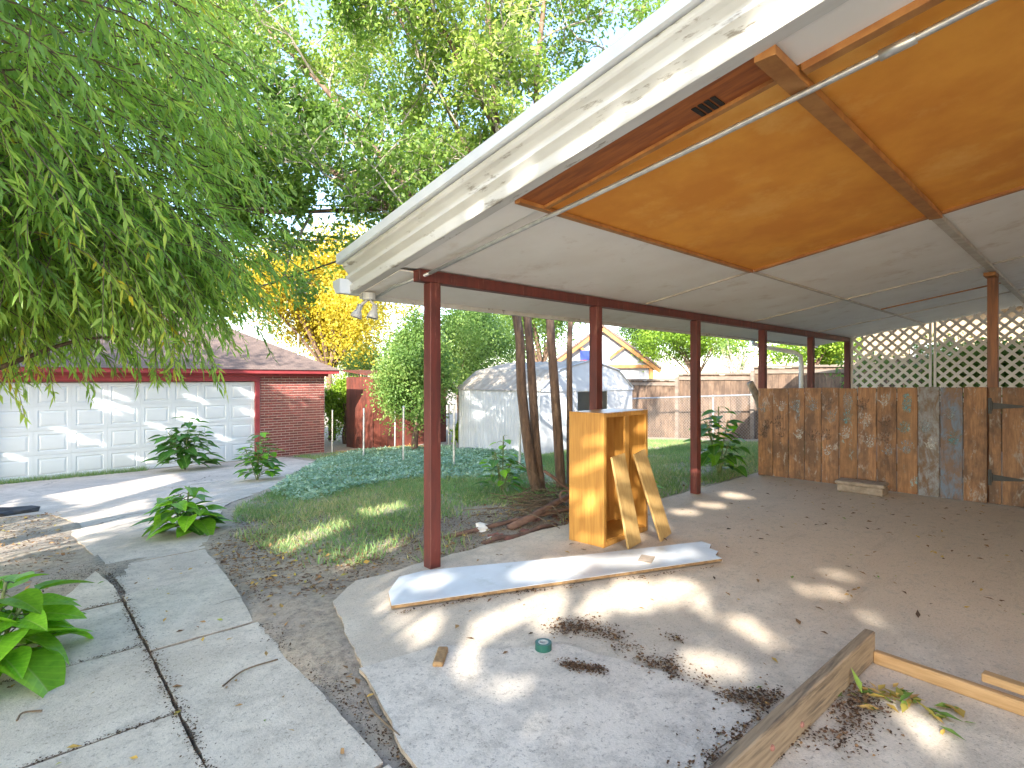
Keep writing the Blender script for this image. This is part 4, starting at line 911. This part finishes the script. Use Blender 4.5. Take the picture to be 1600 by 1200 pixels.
ct_at('background_tree', 250, 470, 30, 170, 110, 22000, (.13, .2), 'elm_leaf', 'wide green tree far behind the garage roof', 19, lobes=12, trunk_r=.2)
ct_at('background_tree', 560, 560, 26, 60, 50, 9000, (.09, .15), 'bush_leaf', 'green tree far behind the golden tree', 20, lobes=9)
ct_at('background_tree', 1440, 540, 30, 150, 120, 22000, (.13, .2), 'elm_leaf', 'tree far behind the lattice panels', 21, lobes=12, trunk_r=.2)
# trees left of and behind the camera: the dappled shade comes from them
cloudtree('shade_tree', (-8.3, -7.8, -.1), (-8.0, -7.7, 6.0), (3.0, 3.7, 3.0), 75000, (.12, .18), 'elm_leaf', 'broad leafy tree behind the camera that shades the right of the patio', 31, trunk_r=.13, lobes=20, group='trees outside the view', dens=.8)
cloudtree('shade_tree', (-8.2, -1.9, -.1), (-8.0, -2.7, 6.0), (2.4, 4.5, 3.0), 105000, (.12, .18), 'elm_leaf', 'leafy tree left of the camera that shades the path', 32, trunk_r=.13, lobes=28, group='trees outside the view', dens=.8)
cloudtree('shade_tree', (-8.6, 6.8, -.2), (-8.2, 7.6, 5.2), (3.2, 5.2, 3.3), 90000, (.12, .18), 'elm_leaf', 'broad leafy tree left of the view that dapples the garage', 33, trunk_r=.13, lobes=22, group='trees outside the view', dens=.8)

# big leaved seedlings
def leafmesh(name, heart=True, mat=None, droop=.25, wide=.42):
    n = 8; mb = MB(); rows = []
    for i in range(n + 1):
        t = i / n; w = wide * (math.sin(math.pi * min(1, t ** .62)) ** .8) * (1 - .25 * t) if heart else wide * math.sin(math.pi * t ** .85) ** .9
        if i == 0: w = .015
        if i == n: w = .0
        z = -droop * t * t; x = t - (.10 * math.sin(math.pi * t) if False else 0)
        rows.append([(x - (.09 if heart and i == 1 else 0), -w, z + w * .28), (x - .0, -w * .5, z + w * .10), (x, 0, z), (x, w * .5, z + w * .10), (x - (.09 if heart and i == 1 else 0), w, z + w * .28)])
    for i in range(n):
        for j in range(4): mb.add([rows[i][j], rows[i+1][j], rows[i+1][j+1], rows[i][j+1]], [(0, 1, 2, 3)])
    me = mb.mesh(name, True, False); me.materials.append(mat); return me
LM = {'c': leafmesh('leaf', True, M['catalpa']), 'd': leafmesh('leaf', True, M['catalpa_d'], .2, .36), 's': leafmesh('leaf', False, M['catalpa_d'], .2, .24), 'l': leafmesh('leaf', False, M['catalpa'], .2, .3)}
def seedling(name, p, h, spread, nl, size, kinds, lab, seed, stems=3):
    t = empty(name, p, label=lab, cat='plant'); r = random.Random(seed); mb = MB()
    for s in range(stems):
        a = 2*math.pi*(s + r.random()*.6)/stems; hh = h * (1 if s == 0 else r.uniform(.55, .85)); lean_ = spread * (.15 if s == 0 else r.uniform(.35, .6))
        tip = Vector((math.cos(a)*lean_, math.sin(a)*lean_, hh)); st_ = curve([(0, 0, -.02), tip * .5 + Vector((0, 0, hh*.1)), tip], 4); mb.tube([Vector(p) + q for q in st_], .008, 5)
        m_ = nl // stems
        for k in range(m_):
            f = .12 + .88 * (k + r.random()*.5) / m_; j = min(int(f * (len(st_)-1)), len(st_)-2); q = st_[j].lerp(st_[j+1], f*(len(st_)-1) - j)
            b = k * 2.4 + r.uniform(-.4, .4); pet = spread * (1.05 - .75 * f) * r.uniform(.25, .75); e = q + Vector((math.cos(b)*pet, math.sin(b)*pet, pet*r.uniform(-.05, .45))); e.z = max(e.z, .05)
            mb.tube([Vector(p) + q, Vector(p) + q.lerp(e, .5) + Vector((0, 0, .02)), Vector(p) + e], .0035, 4, False)
            o = bpy.data.objects.new('leaf', LM[r.choice(kinds)]); C.objects.link(o); o.parent = t; o.location = e; sz = size * r.uniform(.6, 1.15) * (1.1 - .45 * f)
            o.rotation_euler = (r.uniform(-.3, .3), r.uniform(-.25, .4), b + r.uniform(-.3, .3)); o.scale = (sz, sz, sz)
    o = mb.build('stem', M['stem'], t, smooth=True); return t
seedling('catalpa_seedling', (-.08, 3.55, -.03), .42, .34, 60, .30, 'c', 'bright lime catalpa seedling at the left edge of the path', 1, 4)
p = GY(290, 835); seedling('catalpa_seedling', p, .46, .34, 80, .24, 'ccd', 'leafy green seedling growing in the middle of the path', 2, 5)
p = GY(402, 752); seedling('broadleaf_weed', p, .85, .42, 120, .22, 'dsl', 'tall loose weed in front of the garage brick corner', 3, 5)
p = GY(283, 735); p.y = min(p.y, 14.2); p = Vector((2.75, 13.6, gz(2, 13.6) + .02)); seedling('broadleaf_weed', p, 1.15, .72, 150, .34, 'd', 'dark green pyramidal weed against the white garage door', 4, 6)
p = GY(785, 772); seedling('broadleaf_weed', p, .74, .34, 70, .20, 'dsl', 'spindly green sapling left of the elm trunks', 5, 4)
seedling('broadleaf_weed', (7.45, 3.75, -.04), 1.0, .40, 80, .28, 'cdd', 'large leaved green plant against the end of the handprint fence', 6, 5)
seedling('broadleaf_weed', (5.35, 3.75, -.04), .30, .34, 30, .20, 'cd', 'low green leaves behind the cabinet and third red post', 7, 5)
seedling('broadleaf_weed', (4.75, 3.95, -.04), .85, .18, 26, .12, 'cl', 'thin leafy shoot between elm trunks and cabinet', 8, 3)
p = GY(725, 700); cloudtree('round_bush', p, p + Vector((0, 0, .42)), (.42, .42, .40), 2600, (.07, .12), 'lime_leaf', 'round bright lime bush beside the white shed', 41, trunk_r=.03, lobes=10)
p = GY(570, 690); cloudtree('low_bush', p, p + Vector((0, 0, .3)), (.9, .6, .35), 3500, (.07, .12), 'lime_leaf', 'low yellow green bush beneath the golden tree', 42, trunk_r=.03, lobes=9)
cloudtree('vine_shrub', (12.4, 1.9, 0), (12.45, 1.6, 1.35), (.45, 2.0, .85), 9000, (.06, .11), 'bush_leaf', 'leafy vine growing behind the white lattice', 43, trunk_r=.03, lobes=14)
tag(MB().tube(curve([at(1204, 735, 8.3), at(1198, 680, 8.25), at(1187, 632, 8.2), at(1172, 598, 8.1)], 4), [.075 - .002*i for i in range(13)], 8).build('cut_trunk', M['palebark'], None, smooth=True), 'cut stub of a small trunk beside the handprint fence', 'stump')

# grass, ground cover, litter
def scatter(poly, n):
    A = np.array(poly); lo, hi = A.min(0), A.max(0); P = rng.uniform(lo, hi, (int(n * 2.2), 2)); P = P[inside(P, poly)][:n]
    return P
def gzv(P): return -0.05 - SL * np.clip(P[:, 1] - 4.2, 0, 12.5) + .008
def wob(P, s): return np.sin(P[:, 0]*s + 2*np.sin(P[:, 1]*s*.6)) * np.sin(P[:, 1]*s*1.2 + np.cos(P[:, 0]*s*.8))
px = lambda *q: [tuple(GY(*p).to_2d()) for p in q]
vp = px((420, 775), (455, 748), (500, 722), (560, 706), (690, 700), (800, 706), (850, 735), (790, 752), (640, 752), (540, 770), (480, 790))
P2 = scatter(vp, 30000); keep = wob(P2, 2.2) + rng.normal(0, .35, len(P2)) > -.75; P2 = P2[keep]; n = len(P2)
P3 = np.column_stack([P2, gzv(P2) + rng.uniform(.005, .085, n)]); Dv = rng.normal(size=(n, 3)) * np.array([1, 1, .35]) + np.array([0, 0, .15])
leafobj('ground_cover', P3, Dv, rng.uniform(.045, .085, n), rng.uniform(.025, .045, n), np.clip(.5 + .25*wob(P2, 3.5) + rng.normal(0, .18, n), 0, 1), M['vinca_leaf'], None, up=1.2, label='bluish green periwinkle covering the yard', cat='ground cover', kind='stuff')
gp_ = [(1.55, 4.0), (2.2, 3.5), (7.7, 3.5), (12.6, 3.6), (12.6, 9), (8.4, 8.2), (8.4, 14), (5.4, 14.4), (5.3, 12), (4.3, 10.1), (2.75, 8.2), (2.0, 7.2), (1.5, 5.6)]
P2 = scatter(gp_, 170000); d = wob(P2, 1.6) + .6*wob(P2, 4.1) + rng.normal(0, .4, len(P2)); near = np.clip((P2[:, 0]*.5 + P2[:, 1] - 5.0) / 2.2, 0, 1); P2 = P2[d > .75 - 1.5*near]; n = len(P2)
def blades(P2, h, tint, name, lab):
    n = len(P2); z = gzv(P2); a = rng.uniform(0, 6.28, n); w = rng.uniform(.003, .007, n); ln = rng.normal(0, .5, (n, 2)) * h[:, None]
    v0 = np.column_stack([P2[:, 0] - np.cos(a)*w, P2[:, 1] - np.sin(a)*w, z]); v1 = np.column_stack([P2[:, 0] + np.cos(a)*w, P2[:, 1] + np.sin(a)*w, z]); v2 = np.column_stack([P2 + ln, z + h])
    V = np.stack([v0, v1, v2], 1).reshape(-1, 3); F = np.arange(3*n).reshape(-1, 3)
    link(name, mesh_np(name, V, F, tint), M['grass'], label=lab, cat='grass', kind='stuff')
blades(P2, rng.uniform(.03, .10, n), np.clip(.5 + .25*wob(P2, 1.2) + rng.normal(0, .22, n), 0, 1), 'grass', 'short patchy grass in the yard')
P2 = scatter([(-.5, 14.4), (2.2, 14.4), (2.2, 14.75), (-.5, 14.75)], 2500); blades(P2, rng.uniform(.04, .14, len(P2)), np.clip(rng.normal(.45, .2, len(P2)), 0, 1), 'grass', 'weedy grass strip along the garage door')
def litter(P3, size, name, lab, tint, el=.6):
    n = len(P3); Dv = rng.normal(size=(n, 3)) * np.array([1, 1, .18]); L = rng.uniform(*size, n)
    leafobj(name, P3, Dv, L, L * rng.uniform(.3, el, n), tint, M['litter'], None, up=2.5, fold=.2, label=lab, cat='litter', kind='stuff')
lp = [(-3.5, 4.3), (.1, 4.3), (.4, 6), (.4, 9), (-3.5, 9.6)]
A_ = scatter(gp_, 9000); B_ = scatter(lp, 2500); D_ = scatter([(1.1, 1.9), (1.3, 3.3), (2.2, 3.5), (1.7, 5.5), (1.25, 5.3), (1.1, 4)], 700); E_ = np.concatenate([scatter([(1.02, 1.5), (1.3, 3.3), (2.2, 3.6), (3.4, 4.4), (1.9, 6.5), (1.25, 5.3), (1.08, 4)], 9000), scatter(lp, 9000), scatter([(2.2, 3.45), (5.5, 3.45), (5.5, 4.4), (2.4, 4.6)], 6000)])
litter(np.column_stack([E_, gzv(E_) + .016]), (.006, .024), 'soil_crumbs', 'small twigs, crumbs and pebbles on the bare soil', np.clip(rng.normal(.3, .28, len(E_)), 0, .85), .8)
if 1: pass
P2 = np.concatenate([A_, B_, D_]); n = len(P2)
litter(np.column_stack([P2, gzv(P2) + .018 + rng.uniform(0, .012, n)]), (.02, .06), 'fallen_leaves', 'dry fallen leaves scattered over the yard soil', np.clip(rng.normal(.55, .22, n), 0, .93))
P2 = scatter([(6.5, 12.2), (9, 12.2), (9, 14.4), (6.5, 14.6)], 4500); n = len(P2)
litter(np.column_stack([P2, gzv(P2) + .02]), (.05, .09), 'fallen_leaves', 'yellow and tan leaves beneath the golden tree', np.clip(rng.normal(.78, .07, n), 0, .93))
def strip(pts, n, sd):
    A = np.array([tuple(G(*p).to_2d()) for p in pts]); seg = rng.integers(0, len(A)-1, n); f = rng.random((n, 1)); return A[seg]*(1-f) + A[seg+1]*f + rng.normal(0, 1, (n, 2)) * sd
S = np.concatenate([strip([(868, 985), (920, 978), (1000, 1020), (1060, 1052), (1130, 1085), (1200, 1100), (1245, 1098)], 4200, .05), strip([(1235, 1105), (1200, 1150), (1130, 1185), (1090, 1198)], 2600, .05),
    strip([(1290, 1160), (1330, 1110), (1370, 1085)], 1500, .07), strip([(880, 1040), (940, 1052)], 500, .02), strip([(1040, 995), (1060, 1003)], 260, .018), strip([(620, 962), (760, 935), (900, 918), (1120, 888)], 700, .012)])
S = S[wob(S, 7) + .6 * wob(S, 19) + rng.normal(0, .4, len(S)) > -.25]; S = S[(S[:, 1] < .80) | (S[:, 1] > .93) | (S[:, 0] > 3.1)]; n = len(S)
litter(np.column_stack([S, np.full(n, .008) + rng.uniform(0, .012, n)]), (.004, .02), 'mulch', 'strips of brown leaf mulch on the patio slab', np.clip(rng.normal(.25, .2, n), 0, .8), 1.0)
J = []
for x, y0, y1, n, sd in ((.506, .6, 4.9, 2600, .02), (1.04, 1.4, 3.2, 900, .03)): J.append(np.column_stack([rng.normal(x, sd, n), rng.uniform(y0, y1, n)]))
for y in (2.6, 3.38, 4.14): J.append(np.column_stack([rng.uniform(-.3, .5, 260), rng.normal(y, .006, 260)]))
J.append(np.column_stack([rng.normal(.4, .12, 800), rng.normal(5.0, .18, 800)])); J = np.concatenate(J); n = len(J)
litter(np.column_stack([J, np.full(n, -.024) + rng.uniform(0, .012, n) - SL*np.clip(J[:, 1]-4.2, 0, 9)*.8 ]), (.004, .014), 'crumbled_dirt', 'dark dirt crumbs along the path joints', np.clip(rng.normal(.08, .1, n), 0, .5), 1.0)
S = np.concatenate([scatter([(1.2, 1.2), (7.6, .2), (7.6, 3.2), (2, 3.2)], 150), scatter([(3.4, .3), (7.5, .3), (7.5, 2.6), (4.5, 2.2)], 120)]); n = len(S)
litter(np.column_stack([S, np.full(n, .008)]), (.02, .06), 'loose_leaves', 'loose dry leaves on the patio slab', np.clip(rng.normal(.5, .28, n), 0, 1), .5)
S = np.column_stack([rng.uniform(-.3, 1.0, 60), rng.uniform(1.5, 5, 60)]); litter(np.column_stack([S, np.full(60, -.014)]), (.02, .05), 'loose_leaves', 'loose yellow leaves on the path', np.clip(rng.normal(.75, .2, 60), 0, 1), .5)
S = strip([(1340, 1095), (1400, 1085), (1440, 1110), (1490, 1135)], 60, .04); litter(np.column_stack([S, np.full(60, .015)]), (.04, .11), 'green_leaves', 'fallen green leaves inside the lumber frame', np.clip(rng.normal(.92, .1, 60), 0, 1), .35)
# twigs and power line
for i, (a, b) in enumerate((((348, 1072), (434, 1030)), ((26, 1126), (66, 1110)), ((570, 1085), (625, 1150)))):
    p, q = G(*a, -.016 if i < 2 else .004), G(*b, -.016 if i < 2 else .004); tag(MB().tube(curve([p, p.lerp(q, .5) + Vector((-.02, .03, .006)), q], 5), .004, 5).build('twig', M['twig'], None), ('curved dry twig on the right path slab', 'straight dry twig at the lower left of the path', 'dark twig by the patio slab edge')[i], 'twig')
a, b = at(556, 398, 5.4), at(60, 470, 16)
tag(MB().tube([a.lerp(b, t) + Vector((0, 0, -.5 * 4 * t * (1-t))) for t in [i/14 for i in range(15)]], .009, 5).build('power_line', M['wire'], None), 'black overhead cable running from the patio roof corner', 'cable')
